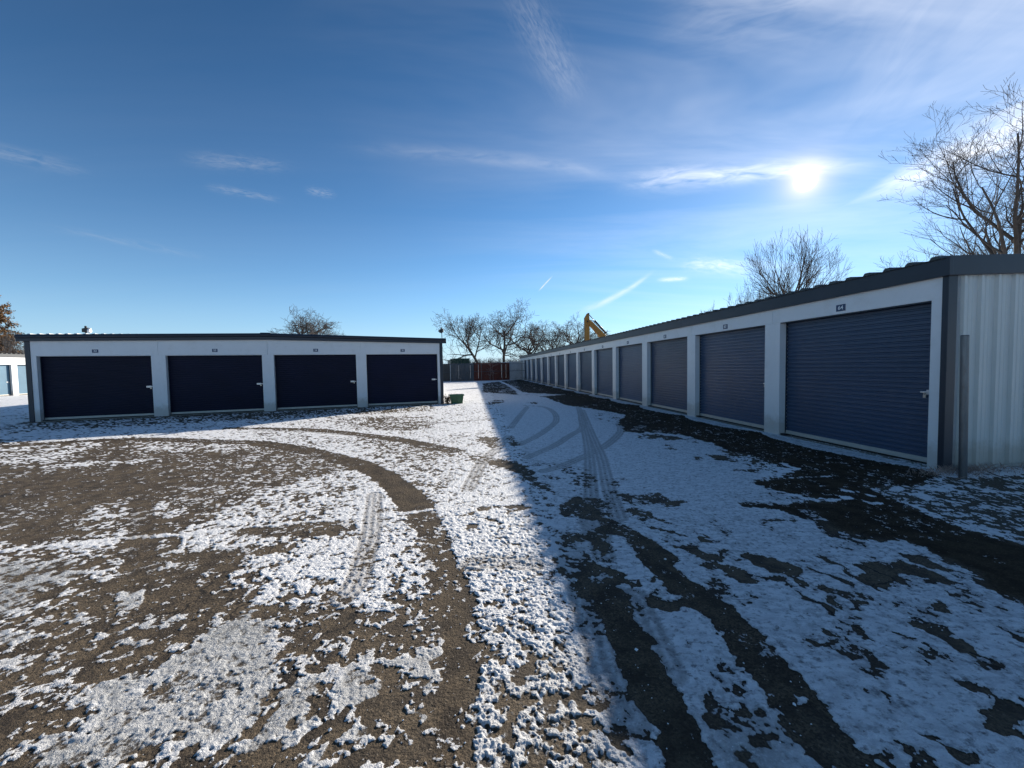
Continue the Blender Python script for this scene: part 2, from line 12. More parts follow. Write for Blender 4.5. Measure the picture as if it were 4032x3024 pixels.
# ------------------------------------------------------------------ materials
def newmat(name):
    m = bpy.data.materials.new(name); m.use_nodes = True
    nt = m.node_tree; b = nt.nodes['Principled BSDF']
    return m, nt, b
class NT:
    def __init__(s, nt): s.nt = nt
    def n(s, t, **k):
        o = s.nt.nodes.new(t)
        for a, v in k.items():
            if a.startswith('i_'): o.inputs[a[2:].replace('_', ' ')].default_value = v
            else: setattr(o, a, v)
        return o
    def l(s, a, b): s.nt.links.new(a, b)
    def math(s, op, a, b=None, c=None, clamp=False):
        o = s.nt.nodes.new('ShaderNodeMath'); o.operation = op; o.use_clamp = clamp
        for i, v in enumerate((a, b, c)):
            if v is None: continue
            if isinstance(v, (int, float)): o.inputs[i].default_value = v
            else: s.nt.links.new(v, o.inputs[i])
        return o.outputs[0]
    def mix(s, f, a, b, mode='MIX'):
        o = s.nt.nodes.new('ShaderNodeMix'); o.data_type = 'RGBA'; o.blend_type = mode
        for sock, v in ((o.inputs[0], f), (o.inputs[6], a), (o.inputs[7], b)):
            if isinstance(v, (int, float)): sock.default_value = v
            elif isinstance(v, tuple): sock.default_value = v if len(v) == 4 else v + (1,)
            else: s.nt.links.new(v, sock)
        return o.outputs[2]
    def ramp(s, f, stops):
        o = s.nt.nodes.new('ShaderNodeValToRGB'); s.nt.links.new(f, o.inputs[0])
        e = o.color_ramp.elements
        while len(e) < len(stops): e.new(0.5)
        for q, (p, c) in zip(e, stops):
            q.position = p; q.color = (c, c, c, 1) if isinstance(c, (int, float)) else c + (1,)
        return o.outputs[0]
    def noise(s, scale, detail=4, rough=.55, vec=None, dist=0):
        o = s.nt.nodes.new('ShaderNodeTexNoise'); o.inputs['Scale'].default_value = scale
        o.inputs['Detail'].default_value = detail; o.inputs['Roughness'].default_value = rough
        o.inputs['Distortion'].default_value = dist
        if vec is not None: s.nt.links.new(vec, o.inputs['Vector'])
        return o.outputs['Fac']

def simple(name, c, rough=.5, metal=0, var=.12, nscale=3, bump=.0, bscale=40, spec=.5, stretch=None, dirt=None):
    m, nt, b = newmat(name); N = NT(nt)
    tc = N.n('ShaderNodeTexCoord'); vec = tc.outputs['Object']
    if stretch:
        mp = N.n('ShaderNodeMapping'); mp.inputs['Scale'].default_value = stretch
        N.l(vec, mp.inputs[0]); vec = mp.outputs[0]
    f = N.noise(nscale, 6, .65, vec)
    lo = tuple(x * (1 - var) for x in c); hi = tuple(min(1, x * (1 + var)) for x in c)
    cc = N.mix(N.ramp(f, [(.3, 0.), (.7, 1.)]), lo, hi)
    if dirt:
        g = N.noise(nscale * 2.7, 8, .7, vec)
        cc = N.mix(N.math('MULTIPLY', N.ramp(g, [(.52, 0.), (.75, 1.)]), dirt[1]), cc, dirt[0])
    if name.endswith('door'):
        oi = N.n('ShaderNodeObjectInfo'); hv = N.n('ShaderNodeHueSaturation'); N.l(N.math('ADD', .84, N.math('MULTIPLY', oi.outputs['Random'], .32)), hv.inputs['Value']); N.l(cc, hv.inputs['Color']); cc = hv.outputs[0]
    if name.startswith('white') and 'steel' in name:
        sz = N.n('ShaderNodeSeparateXYZ'); N.l(tc.outputs['Object'], sz.inputs[0])
        gz = N.math('ADD', sz.outputs[2], N.math('MULTIPLY', N.noise(7, 5, .7, tc.outputs['Object']), -.5))
        cc = N.mix(N.math('MULTIPLY', N.ramp(gz, [(.0, 1.), (.20, 0.)]), .45), cc, (.27, .22, .16))
    N.l(cc, b.inputs['Base Color'])
    b.inputs['Roughness'].default_value = rough; b.inputs['Metallic'].default_value = metal
    b.inputs['Specular IOR Level'].default_value = spec
    if bump:
        bp = N.n('ShaderNodeBump'); bp.inputs['Strength'].default_value = bump; bp.inputs['Distance'].default_value = .02
        N.l(N.noise(bscale, 4, .6, vec), bp.inputs['Height']); N.l(bp.outputs[0], b.inputs['Normal'])
    return m

M = {}
M['white'] = simple('white_painted_steel', (.66, .665, .67), .42, 0, .03, 1.2, .12, 5, dirt=((.42, .40, .36), .30))
M['white2'] = simple('white_ribbed_steel', (.54, .535, .50), .4, 0, .04, 1.0, .1, 3, dirt=((.42, .40, .34), .25))
M['trim'] = simple('dark_navy_trim', (.012, .018, .030), .42, 0, .12, 2, .05, 4)
M['fascia'] = simple('dark_blue_fascia', (.014, .020, .031), .45, 0, .15, 2, .05, 4)
M['roof'] = simple('dark_ribbed_roof', (.045, .05, .05), .45, .2, .2, 2)
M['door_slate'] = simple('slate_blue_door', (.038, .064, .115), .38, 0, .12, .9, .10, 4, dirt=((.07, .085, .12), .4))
M['door_shaded'] = simple('shade_darkened_door', (.004, .006, .024), .5, 0, .2, 1.1, .08, 4, spec=.2)  # base colour darkened to navy, deepening the shade on the left block's doors
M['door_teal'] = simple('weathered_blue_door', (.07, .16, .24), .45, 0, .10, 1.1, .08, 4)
M['alu'] = simple('dull_aluminium', (.42, .40, .36), .45, .3, .12, 6)
M['rubber'] = simple('black_rubber', (.012, .012, .012), .8)
M['latch'] = simple('galvanised_latch', (.55, .55, .56), .35, .7, .1, 20)
M['brass'] = simple('padlock_metal', (.45, .43, .38), .3, .8, .1, 20)
M['concrete'] = simple('sill_concrete', (.24, .21, .17), .85, 0, .25, 6, .3, 30)
M['sign'] = simple('navy_sign_face', (.018, .04, .10), .4, 0, .1, 8)
M['digits'] = simple('white_digits', (.78, .78, .78), .5, 0, .02, 8)
M['galv'] = simple('galvanised_pipe', (.11, .12, .13), .36, .75, .25, 6, .08, 20, stretch=(3, 3, .6), dirt=((.09, .06, .04), .5))
M['bark'] = simple('bark', (.075, .06, .05), .9, 0, .3, 3, .5, 12)
M['bark_grey'] = simple('grey_bark', (.11, .10, .095), .9, 0, .3, 3, .4, 12)
M['twig_pale'] = simple('pale_dry_stems', (.33, .24, .20), .9, 0, .2, 3)
M['leaf_brown'] = simple('dry_brown_leaves', (.16, .085, .03), .8, 0, .5, 1.5)
M['rust'] = simple('rust_red_steel', (.13, .026, .010), .6, 0, .25, .8, .15, 8, stretch=(4, 4, .7), dirt=((.10, .03, .015), .7))
M['grey_steel'] = simple('grey_container_steel', (.10, .105, .11), .6, 0, .25, .8, .15, 8, stretch=(4, 4, .7), dirt=((.05, .045, .04), .7))
M['pale_steel'] = simple('pale_trailer_panel', (.50, .50, .50), .55, 0, .08, .8, .05, 8, dirt=((.22, .2, .18), .8))
M['board'] = simple('dark_fence_boards', (.07, .065, .06), .85, 0, .3, 2, .3, 20, stretch=(5, 5, .6))
M['green_plastic'] = simple('dark_green_panel', (.03, .07, .045), .55, 0, .2, 2)
M['tote'] = simple('green_tote_plastic', (.012, .085, .030), .38, 0, .15, 4)
M['yellow'] = simple('excavator_yellow', (.30, .14, .015), .5, 0, .15, 1.5, .05, 8, dirt=((.16, .06, .02), .8))
M['black_steel'] = simple('black_steel', (.02, .02, .022), .45, .3, .2, 4)
M['chrome'] = simple('cylinder_rod', (.5, .5, .5), .25, .9, .1, 4)
M['glass'] = simple('cab_glass', (.03, .04, .05), .08, 0, .1, 2, spec=.8)
M['snow'] = simple('snow', (.80, .81, .83), .7, 0, .04, 12, .6, 40)
M['leaf_dead'] = simple('dead_plant', (.17, .09, .045), .9, 0, .4, 20)
M['lamp_white'] = simple('lamp_housing_white', (.75, .76, .78), .4)

# ------------------------------------------------------------------ helpers
def link(o, parent=None):
    col.objects.link(o)
    if parent is not None: o.parent = parent
    return o
class MB:
    def __init__(s, f=None): s.v = []; s.f = []; s.fn = f or (lambda p: p)
    def box(s, a, b, fn=None):
        x0, y0, z0 = a; x1, y1, z1 = b
        return s.hexa([(x0, y0, z0), (x1, y0, z0), (x1, y1, z0), (x0, y1, z0), (x0, y0, z1), (x1, y0, z1), (x1, y1, z1), (x0, y1, z1)])
    def hexa(s, p):
        n = len(s.v); s.v += [s.fn(q) for q in p]
        s.f += [tuple(n + i for i in q) for q in ((0, 3, 2, 1), (4, 5, 6, 7), (0, 1, 5, 4), (1, 2, 6, 5), (2, 3, 7, 6), (3, 0, 4, 7))]
        return s
    def face(s, p):
        n = len(s.v); s.v += [s.fn(q) for q in p]; s.f.append(tuple(range(n, n + len(p)))); return s
    def prism(s, prof, a, b):      # prof: list of 3D pts, translated by vector b-a
        n = len(s.v); k = len(prof); d = Vector(b) - Vector(a)
        s.v += [s.fn(tuple(q)) for q in prof] + [s.fn(tuple(Vector(q) + d)) for q in prof]
        s.f.append(tuple(range(n + k - 1, n - 1, -1))); s.f.append(tuple(range(n + k, n + 2 * k)))
        for i in range(k):
            j = (i + 1) % k; s.f.append((n + i, n + j, n + k + j, n + k + i))
        return s
    def tube(s, pts, rad, sides=8, cap=True):
        pts = [Vector(p) for p in pts]
        if isinstance(rad, (int, float)): rad = [rad] * len(pts)
        rings = []
        for i, p in enumerate(pts):
            d = (pts[min(i + 1, len(pts) - 1)] - pts[max(i - 1, 0)]).normalized()
            u = d.cross(Vector((0, 0, 1)) if abs(d.z) < .9 else Vector((1, 0, 0))).normalized(); w = d.cross(u)
            n = len(s.v)
            s.v += [s.fn(tuple(p + (u * math.cos(2 * math.pi * k / sides) + w * math.sin(2 * math.pi * k / sides)) * rad[i])) for k in range(sides)]
            rings.append(n)
        for a, b in zip(rings, rings[1:]):
            for k in range(sides):
                j = (k + 1) % sides; s.f.append((a + k, a + j, b + j, b + k))
        if cap:
            s.f.append(tuple(rings[0] + k for k in range(sides))[::-1]); s.f.append(tuple(rings[-1] + k for k in range(sides)))
        return s
    def build(s, name, m, parent=None, bevel=0, smooth=False):
        me = bpy.data.meshes.new(name); me.from_pydata(s.v, [], s.f)
        bm = bmesh.new(); bm.from_mesh(me); bmesh.ops.recalc_face_normals(bm, faces=bm.faces)
        if smooth:
            for f in bm.faces: f.smooth = True
        bm.to_mesh(me); bm.free()
        o = bpy.data.objects.new(name, me); me.materials.append(m); link(o, parent)
        if bevel:
            md = o.modifiers.new('Bevel', 'BEVEL'); md.width = bevel; md.segments = 2; md.limit_method = 'ANGLE'
        return o
def tag(o, label=None, cat=None, group=None, kind=None):
    if label: o['label'] = label
    if cat: o['category'] = cat
    if group: o['group'] = group
    if kind: o['kind'] = kind
    return o
def empty(name, loc=(0, 0, 0), rz=0):
    o = bpy.data.objects.new(name, None); o.empty_display_size = .3; o.location = loc; o.rotation_euler.z = rz
    col.objects.link(o); return o

# ------------------------------------------------------------------ numpy noise
def _h(ix, iy, seed):
    h = (ix.astype(np.int64) * 374761393 + iy.astype(np.int64) * 668265263 + seed * 974711) & 0xffffffff
    h = ((h ^ (h >> 13)) * 1274126177) & 0xffffffff
    return ((h ^ (h >> 16)) & 0xffff).astype(np.float32) / 65535.
def vnoise(x, y, seed):
    fx = np.floor(x); fy = np.floor(y); tx = (x - fx).astype(np.float32); ty = (y - fy).astype(np.float32)
    tx = tx * tx * (3 - 2 * tx); ty = ty * ty * (3 - 2 * ty)
    ix = fx.astype(np.int64); iy = fy.astype(np.int64)
    a = _h(ix, iy, seed); b = _h(ix + 1, iy, seed); c = _h(ix, iy + 1, seed); d = _h(ix + 1, iy + 1, seed)
    return (a + (b - a) * tx) * (1 - ty) + (c + (d - c) * tx) * ty
def fbm(x, y, f, octs, seed, gain=.55):
    s = 0; a = 1; t = 0
    for o in range(octs):
        ca, sa = math.cos(.7 * o + seed), math.sin(.7 * o + seed)
        s = s + a * vnoise((x * ca - y * sa) * f + 17.3 * o + seed * 3.1, (x * sa + y * ca) * f + 9.1 * o, seed + o); t += a; a *= gain; f *= 2.03
    return s / t
def uni(n, sd=None):      # equalise to about uniform 0..1
    m = .5; sd = sd or n.std(); z = (n - n.mean()) / sd
    return 1 / (1 + np.exp(-1.7 * z))
def sstep(a, b, x):
    t = np.clip((x - a) / (b - a), 0, 1); return t * t * (3 - 2 * t)

# ------------------------------------------------------------------ ground sheet
RBX, RBY = 5.97, 5.31
YAW = R(6.0)
def build_ground():
    a1 = np.radians(np.arange(-63, 63.001, .135)); a2 = np.radians(np.arange(66, 295, 4.))
    ang = np.concatenate([a1, a2])
    rs = [.02, .3, .6, .9, 1.1, 1.22]; r = 1.28
    while r < 62:
        rs.append(r); r += min(.2, max(.004, r * r * .00072))
    while r < 900: rs.append(r); r *= 1.09
    rs = np.array(rs)
    A, Rr = np.meshgrid(ang, rs)
    X = (np.sin(A) * Rr).ravel(); Y = (np.cos(A) * Rr).ravel()
    nv = len(X)
    # warped coordinates for ragged edges
    nw = 0.04
    wx = X + nw * 2 * (fbm(X, Y, 7, 3, 11) - .5) * 2 + .09 * (fbm(X, Y, 1.3, 2, 12) - .5)
    wy = Y + nw * 2 * (fbm(X, Y, 7, 3, 13) - .5) * 2 + .09 * (fbm(X, Y, 1.3, 2, 14) - .5)
    ch = {'c': np.full(nv, .84, np.float32), 'i': np.zeros(nv, np.float32), 's': np.zeros(nv, np.float32), 'd': np.zeros(nv, np.float32), 'l': np.zeros(nv, np.float32), 'w': np.zeros(nv, np.float32)}
    pr = np.zeros(nv, np.float32)
    def segd(px, py, ax, ay, bx, by):
        dx, dy = bx - ax, by - ay; L2 = dx * dx + dy * dy + 1e-9
        t = np.clip(((px - ax) * dx + (py - ay) * dy) / L2, 0, 1)
        ex = px - (ax + t * dx); ey = py - (ay + t * dy)
        sg = np.sign(dx * (py - ay) - dy * (px - ax))
        return np.sqrt(ex * ex + ey * ey), sg, t * math.sqrt(L2)
    def smooth_line(p):
        if len(p) < 3: return p
        out = []
        q = [p[0]] + list(p) + [p[-1]]
        for i in range(1, len(q) - 2):
            for k in range(4):
                t = k / 4
                out.append(tuple(.5 * ((2 * q[i][j]) + (-q[i - 1][j] + q[i + 1][j]) * t + (2 * q[i - 1][j] - 5 * q[i][j] + 4 * q[i + 1][j] - q[i + 2][j]) * t * t + (-q[i - 1][j] + 3 * q[i][j] - 3 * q[i + 1][j] + q[i + 2][j]) * t ** 3) for j in (0, 1)))
        out.append(p[-1]); return out
    for kind, pts, w, kv in PAINT:
        if kind != 'p': pts = smooth_line(pts)
        P = np.array(pts); pad = w * 2 + .35
        sel = np.nonzero((X > P[:, 0].min() - pad) & (X < P[:, 0].max() + pad) & (Y > P[:, 1].min() - pad) & (Y < P[:, 1].max() + pad))[0]
        if len(sel) == 0: continue
        if kind == 't': x, y = X[sel], Y[sel]
        elif kind == 'l': x, y = X[sel] + .45 * (wx[sel] - X[sel]), Y[sel] + .45 * (wy[sel] - Y[sel])
        else:
            x, y = wx[sel], wy[sel]
        dist = np.full(len(sel), 1e9); sgn = np.zeros(len(sel)); arc = np.zeros(len(sel)); acc = 0
        closed = kind == 'p'
        seq = list(zip(pts, pts[1:] + ([pts[0]] if closed else []))) if closed else list(zip(pts, pts[1:]))
        inside = np.zeros(len(sel), bool)
        for (ax, ay), (bx, by) in seq:
            dd, sg, t = segd(x, y, ax, ay, bx, by)
            m = dd < dist; dist = np.where(m, dd, dist); sgn = np.where(m, sg, sgn); arc = np.where(m, acc + t, arc)
            acc += math.hypot(bx - ax, by - ay)
            if closed:
                cr = ((ay > y) != (by > y)) & (x < (bx - ax) * (y - ay) / (by - ay + 1e-12) + ax); inside ^= cr
        if closed:
            wgt = sstep(w, -w, np.where(inside, -dist, dist))
        elif kind == 'l':
            wgt = sstep(w / 2 + .035, w / 2 - .02, dist)
        else:
            u = dist * sgn / (w / 2)
            g = sstep(1.05, .9, np.abs(u))
            groove = .5 + .5 * np.cos(u * math.pi * 3.0)
            bars = .5 + .5 * np.sin(arc * 2 * math.pi / .085 + 3 * np.abs(u))
            pr[sel] = np.maximum(pr[sel], g * (.25 + .75 * groove * (.35 + .65 * bars)) * (.6 + .4 * vnoise(arc * 2, u * 0 + 3, 5)))
            continue
        for k in ('c', 'i', 's', 'd', 'l', 'w'):
            if k in kv: ch[k][sel] = ch[k][sel] * (1 - wgt) + kv[k] * wgt
            elif k in ('i', 'w') and 'c' in kv: ch[k][sel] = ch[k][sel] * (1 - wgt)
    # snow blown against the long right hand building: drifts in front of each door
    ca, sa = math.cos(YAW), math.sin(YAW)
    dx = X - RBX; dy = Y - RBY
    D = dx * ca + dy * sa; S = -dx * sa + dy * ca
    ph = np.mod(S - .30, 3.09) / 3.09
    drift = np.clip(np.sin(np.clip((ph - .0) / .92, 0, 1) * math.pi), 0, 1) ** .6
    edge = -(.10 + .34 * drift + .12 * (fbm(X, Y, 2.2, 2, 31) - .5))
    m = (S > 0.25) & (S < 47)
    wdr = sstep(-.03, .03, D - edge) * m * (D < .5)
    ch['c'] = ch['c'] * (1 - wdr) + 1.05 * wdr; ch['s'] = np.maximum(ch['s'], wdr)
    # dirt strip along the foot of the left building
    L0 = np.array([-15.96, 12.80]); cl, sl = math.cos(R(18.04)), math.sin(R(18.04))
    ls = (X - L0[0]) * cl + (Y - L0[1]) * sl; ld = -(X - L0[0]) * sl + (Y - L0[1]) * cl
    wl = sstep(.25, .1, np.abs(ld + .1 + .1 * (fbm(X, Y, 3, 2, 8) - .5))) * (ls > -.3) * (ls < 13.9)
    ch['c'] = ch['c'] * (1 - wl) + .15 * wl
    # shaded yard strip by the left doors: thinner, mottled
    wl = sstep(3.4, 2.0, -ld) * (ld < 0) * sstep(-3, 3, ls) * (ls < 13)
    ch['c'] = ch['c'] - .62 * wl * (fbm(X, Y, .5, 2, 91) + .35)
    far = sstep(14, 22, Y) * (X < .6); ch['c'] = ch['c'] + .12 * far
    # ---- noise
    n1 = uni(fbm(X, Y, 19., 3, 1)); n2 = uni(fbm(X, Y, 6., 4, 2)); n3 = uni(fbm(X, Y, 44., 2, 3)); n4 = uni(fbm(X, Y, 1.3, 3, 4))
    clump = uni(.50 * n1 + .20 * n2 + .38 * n3 + .12 * n4)
    smoo = uni(.50 * n2 + .28 * n1 + .2 * n3 + .34 * n4)
    n = clump * (1 - ch['s']) + smoo * ch['s']
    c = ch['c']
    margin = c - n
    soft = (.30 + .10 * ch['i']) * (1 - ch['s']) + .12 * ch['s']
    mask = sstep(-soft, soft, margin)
    mask = np.where(c < .02, mask * .3, mask)
    depth = np.clip(margin / .5, 0, 1)
    lump = uni(fbm(X, Y, 19., 3, 21, .6)); lump2 = uni(fbm(X, Y, 48., 3, 22, .7)); soft_n = fbm(X, Y, 4., 3, 23)
    # thickness in metres
    bum = np.abs(2 * vnoise(X * 13, Y * 13, 41) - 1); bum2 = 1 - np.abs(2 * vnoise(X * 24 + 5, Y * 24, 42) - 1)
    th_c = .003 + .002 * lump + .005 * lump2 + .0015 * bum2
    th_s = .004 + .002 * soft_n + .0036 * lump2 + .0020 * lump
    th_i = .001 + .0025 * lump2 + .001 * lump
    th = th_c * (1 - ch['s']) + th_s * ch['s']; th = th * (1 - ch['i']) + th_i * ch['i']
    th = th + np.clip(ch['l'], 0, 2) * (.007 * lump ** 3 + .006 * lump2)
    fade = sstep(60, 20, np.hypot(X, Y)) * .7 + .3
    hgt = sstep(.15, .75, mask) * th * (.62 + .38 * depth) - .010 * pr * mask
    hgt += .0012 * (lump2 - .5) + .02 * (fbm(X, Y, .35, 2, 51) - .5)
    hgt = hgt * fade
    mask = mask * (1 - .55 * pr * (.45 + .8 * n3))
    thin = np.clip(1 - margin * 4.0, 0, 1) * mask
    damp = np.clip(1.0 + margin * 4.0, 0, 1) * (c > .04)          # thin rims, slushy
    me = bpy.data.meshes.new('ground')
    na, nr = len(ang), len(rs)
    me.vertices.add(nv)
    co = np.empty((nv, 3), np.float32); co[:, 0] = X; co[:, 1] = Y; co[:, 2] = hgt
    me.vertices.foreach_set('co', co.ravel())
    i, j = np.meshgrid(np.arange(na), np.arange(nr - 1)); i = i.ravel(); j = j.ravel(); i2 = (i + 1) % na
    quads = np.stack([j * na + i, (j + 1) * na + i, (j + 1) * na + i2, j * na + i2], 1)[:, ::-1]
    nq = len(quads)
    me.loops.add(nq * 4); me.polygons.add(nq)
    me.loops.foreach_set('vertex_index', quads.ravel().astype(np.int32))
    me.polygons.foreach_set('loop_start', (np.arange(nq) * 4).astype(np.int32))
    me.polygons.foreach_set('use_smooth', np.ones(nq, bool))
    me.update(calc_edges=True); me.validate()
    at = me.color_attributes.new('cover', 'FLOAT_COLOR', 'POINT')
    cc = np.stack([mask, np.clip(ch['i'] , 0, 1), ch['d'], np.clip(thin * .85 + 2.2 * pr, 0, 1)], 1).astype(np.float32)
    at.data.foreach_set('color', cc.ravel())
    at2 = me.attributes.new('wet', 'FLOAT', 'POINT'); at2.data.foreach_set('value', ch['w'].astype(np.float32))
    at4 = me.attributes.new('damp', 'FLOAT', 'POINT'); at4.data.foreach_set('value', damp.astype(np.float32))
    at3 = me.attributes.new('smoothness', 'FLOAT', 'POINT'); at3.data.foreach_set('value', ch['s'].astype(np.float32))
    o = bpy.data.objects.new('ground', me); col.objects.link(o)
    tag(o, kind='structure')
    # material
    m, nt, b = newmat('asphalt_with_snow'); N = NT(nt)
    g = N.n('ShaderNodeNewGeometry'); pos = g.outputs['Position']
    a = N.n('ShaderNodeVertexColor', layer_name='cover'); sp = N.n('ShaderNodeSeparateColor'); N.l(a.outputs['Color'], sp.inputs[0])
    wet = N.n('ShaderNodeAttribute', attribute_name='wet').outputs['Fac']
    smt = N.n('ShaderNodeAttribute', attribute_name='smoothness').outputs['Fac']
    snow0, ice, dirt = sp.outputs[0], sp.outputs[1], sp.outputs[2]
    fine = N.noise(70, 4, .6, pos); grain = N.noise(210, 3, .7, pos); big = N.noise(.8, 3, .6, pos); mid = N.noise(5, 4, .65, pos)
    med = N.noise(28, 4, .65, pos)
    s1 = N.math('ADD', snow0, N.math('MULTIPLY', N.math('SUBTRACT', fine, .5), 1.35))
    s1 = N.math('ADD', s1, N.math('MULTIPLY', N.math('SUBTRACT', med, .5), 1.15))
    s1 = N.math('ADD', s1, N.math('MULTIPLY', N.math('SUBTRACT', mid, .5), .35))
    snow_a = N.ramp(s1, [(.39, 0.), (.51, 1.)]); snow_b = N.ramp(s1, [(.10, 0.), (.95, 1.)])
    sm_ = N.n('ShaderNodeMix'); N.l(N.math('MULTIPLY', ice, .8), sm_.inputs[0]); N.l(snow_a, sm_.inputs[2]); N.l(snow_b, sm_.inputs[3]); snow = sm_.outputs[0]
    snow = N.math('MULTIPLY', snow, N.math('GREATER_THAN', snow0, .03))
    # stray grains of snow and grit
    vo = N.n('ShaderNodeTexVoronoi'); vo.inputs['Scale'].default_value = 55; N.l(pos, vo.inputs['Vector'])
    spots = N.math('LESS_THAN', vo.outputs['Distance'], N.math('MULTIPLY', N.ramp(mid, [(.5, 0.), (.72, 1.)]), .13))
    # asphalt
    vg = N.n('ShaderNodeTexVoronoi'); vg.inputs['Scale'].default_value = 120; N.l(pos, vg.inputs['Vector'])
    agg = N.n('ShaderNodeSeparateColor'); N.l(vg.outputs['Color'], agg.inputs[0])
    asp = N.mix(N.ramp(agg.outputs[0], [(.0, 0.), (1., 1.)]), (.040, .029, .018), (.175, .128, .080))
    vs = N.n('ShaderNodeTexVoronoi'); vs.inputs['Scale'].default_value = 48; N.l(pos, vs.inputs['Vector'])
    vsc = N.n('ShaderNodeSeparateColor'); N.l(vs.outputs['Color'], vsc.inputs[0])
    stone = N.math('MULTIPLY', N.math('LESS_THAN', vs.outputs['Distance'], .26), N.math('GREATER_THAN', vsc.outputs[0], .62))
    asp = N.mix(N.ramp(big, [(.38, 0.), (.62, .65)]), asp, (.150, .112, .070), 'MIX')
    asp = N.mix(N.math('MULTIPLY', N.ramp(mid, [(.44, 0.), (.60, 1.)]), .72), asp, (.030, .022, .016))
    asp = N.mix(N.math('MULTIPLY', N.ramp(fine, [(.52, 0.), (.68, 1.)]), .6), asp, (.020, .015, .011))
    vw = N.noise(1.6, 4, .6, pos); vv = N.n('ShaderNodeVectorMath', operation='ADD'); N.l(pos, vv.inputs[0])
    sc_ = N.n('ShaderNodeVectorMath', operation='SCALE'); sc_.inputs['Scale'].default_value = 1.2
    nn = N.n('ShaderNodeTexNoise'); nn.inputs['Scale'].default_value = 1.7; nn.inputs['Detail'].default_value = 5; N.l(pos, nn.inputs['Vector'])
    N.l(nn.outputs['Color'], sc_.inputs[0]); N.l(sc_.outputs[0], vv.inputs[1])
    cr = N.n('ShaderNodeTexVoronoi', feature='DISTANCE_TO_EDGE'); cr.inputs['Scale'].default_value = .42; N.l(vv.outputs[0], cr.inputs['Vector'])
    crack = N.math('LESS_THAN', cr.outputs['Distance'], .0042)
    asp = N.mix(N.math('MULTIPLY', stone, .6), asp, N.mix(vsc.outputs[1], (.30, .24, .17), (.035, .028, .024)))
    asp = N.mix(N.math('MULTIPLY', crack, .85), asp, (.012, .009, .007))
    asp = N.mix(N.math('MULTIPLY', wet, .55), asp, (.024, .016, .011))
    dmp = N.n('ShaderNodeAttribute', attribute_name='damp').outputs['Fac']
    asp = N.mix(N.math('MULTIPLY', dmp, .66), asp, (.026, .019, .014))
    soil = N.mix(N.ramp(fine, [(.35, 0.), (.65, 1.)]), (.05, .040, .026), (.13, .105, .075))
    asp = N.mix(dirt, asp, soil)
    # snow colours
    thin_f = a.outputs['Alpha']
    sn = N.mix(N.ramp(grain, [(.35, 0.), (.65, 1.)]), (.80, .80, .81), (.92, .92, .92))
    sn = N.mix(N.math('MULTIPLY', thin_f, N.math('ADD', .25, N.math('MULTIPLY', fine, .85))), sn, (.27, .25, .23))
    streak = N.n('ShaderNodeMapping'); streak.inputs['Rotation'].default_value = (0, 0, R(28)); streak.inputs['Scale'].default_value = (4.5, 13, 1); N.l(pos, streak.inputs[0])
    st = N.noise(1.6, 4, .7, streak.outputs[0])
    thin2 = N.math('MULTIPLY', N.ramp(st, [(.42, 0.), (.68, 1.)]), N.math('ADD', N.math('MULTIPLY', smt, .42), .06))
    sn = N.mix(N.math('MULTIPLY', thin2, N.math('SUBTRACT', 1.0, N.math('MULTIPLY', N.math('LESS_THAN', fine, .42), .3))), sn, (.22, .22, .235))
    mott = N.math('MULTIPLY', N.math('MULTIPLY', N.ramp(med, [(.50, 0.), (.66, 1.)]), N.ramp(N.noise(2.6, 4, .7, streak.outputs[0]), [(.42, 0.), (.62, 1.)])), N.math('MULTIPLY', smt, .95))
    sn = N.mix(mott, sn, (.20, .195, .20))
    icec = N.mix(N.ramp(mid, [(.35, 0.), (.65, 1.)]), (.26, .26, .25), (.46, .46, .45))
    mott = N.math('MULTIPLY', N.math('MULTIPLY', N.ramp(med, [(.50, 0.), (.66, 1.)]), N.ramp(N.noise(2.6, 4, .7, streak.outputs[0]), [(.42, 0.), (.62, 1.)])), N.math('MULTIPLY', smt, .95))
    sn = N.mix(mott, sn, (.20, .195, .20))
    icec = N.mix(N.ramp(fine, [(.55, 0.), (.72, .85)]), icec, (.85, .85, .84))
    sn = N.mix(ice, sn, icec)
    full = N.mix(snow, asp, sn)
    full = N.mix(N.math('MULTIPLY', spots, .75), full, (.62, .62, .60))
    N.l(full, b.inputs['Base Color'])
    ra = N.math('ADD', .78, N.math('MULTIPLY', wet, -.06))
    rsn = N.math('SUBTRACT', .62, N.math('MULTIPLY', ice, .28))
    mr = N.n('ShaderNodeMix'); N.l(snow, mr.inputs[0]); N.l(ra, mr.inputs[2]); N.l(rsn, mr.inputs[3]); N.l(mr.outputs[0], b.inputs['Roughness'])
    N.l(N.math('SUBTRACT', .26, N.math('MULTIPLY', wet, .22)), b.inputs['Specular IOR Level'])
    bp = N.n('ShaderNodeBump'); bp.inputs['Strength'].default_value = 1.; bp.inputs['Distance'].default_value = .014
    hh = N.math('ADD', N.math('ADD', N.math('MULTIPLY', fine, 1.0), N.math('MULTIPLY', med, .8)), N.math('MULTIPLY', grain, .5))
    N.l(hh, bp.inputs['Height']); N.l(bp.outputs[0], b.inputs['Normal'])
    me.materials.append(m)
    return o
build_ground()

# ------------------------------------------------------------------ storage buildings
def text_mesh(txt, size):
    cu = bpy.data.curves.new('t', 'FONT'); cu.body = txt; cu.size = size; cu.align_x = 'CENTER'; cu.align_y = 'CENTER'; cu.extrude = .0015; cu.offset = size * .010
    o = bpy.data.objects.new('t', cu); col.objects.link(o)
    dg = bpy.context.evaluated_depsgraph_get(); me = bpy.data.meshes.new_from_object(o.evaluated_get(dg))
    bpy.data.objects.remove(o); return me

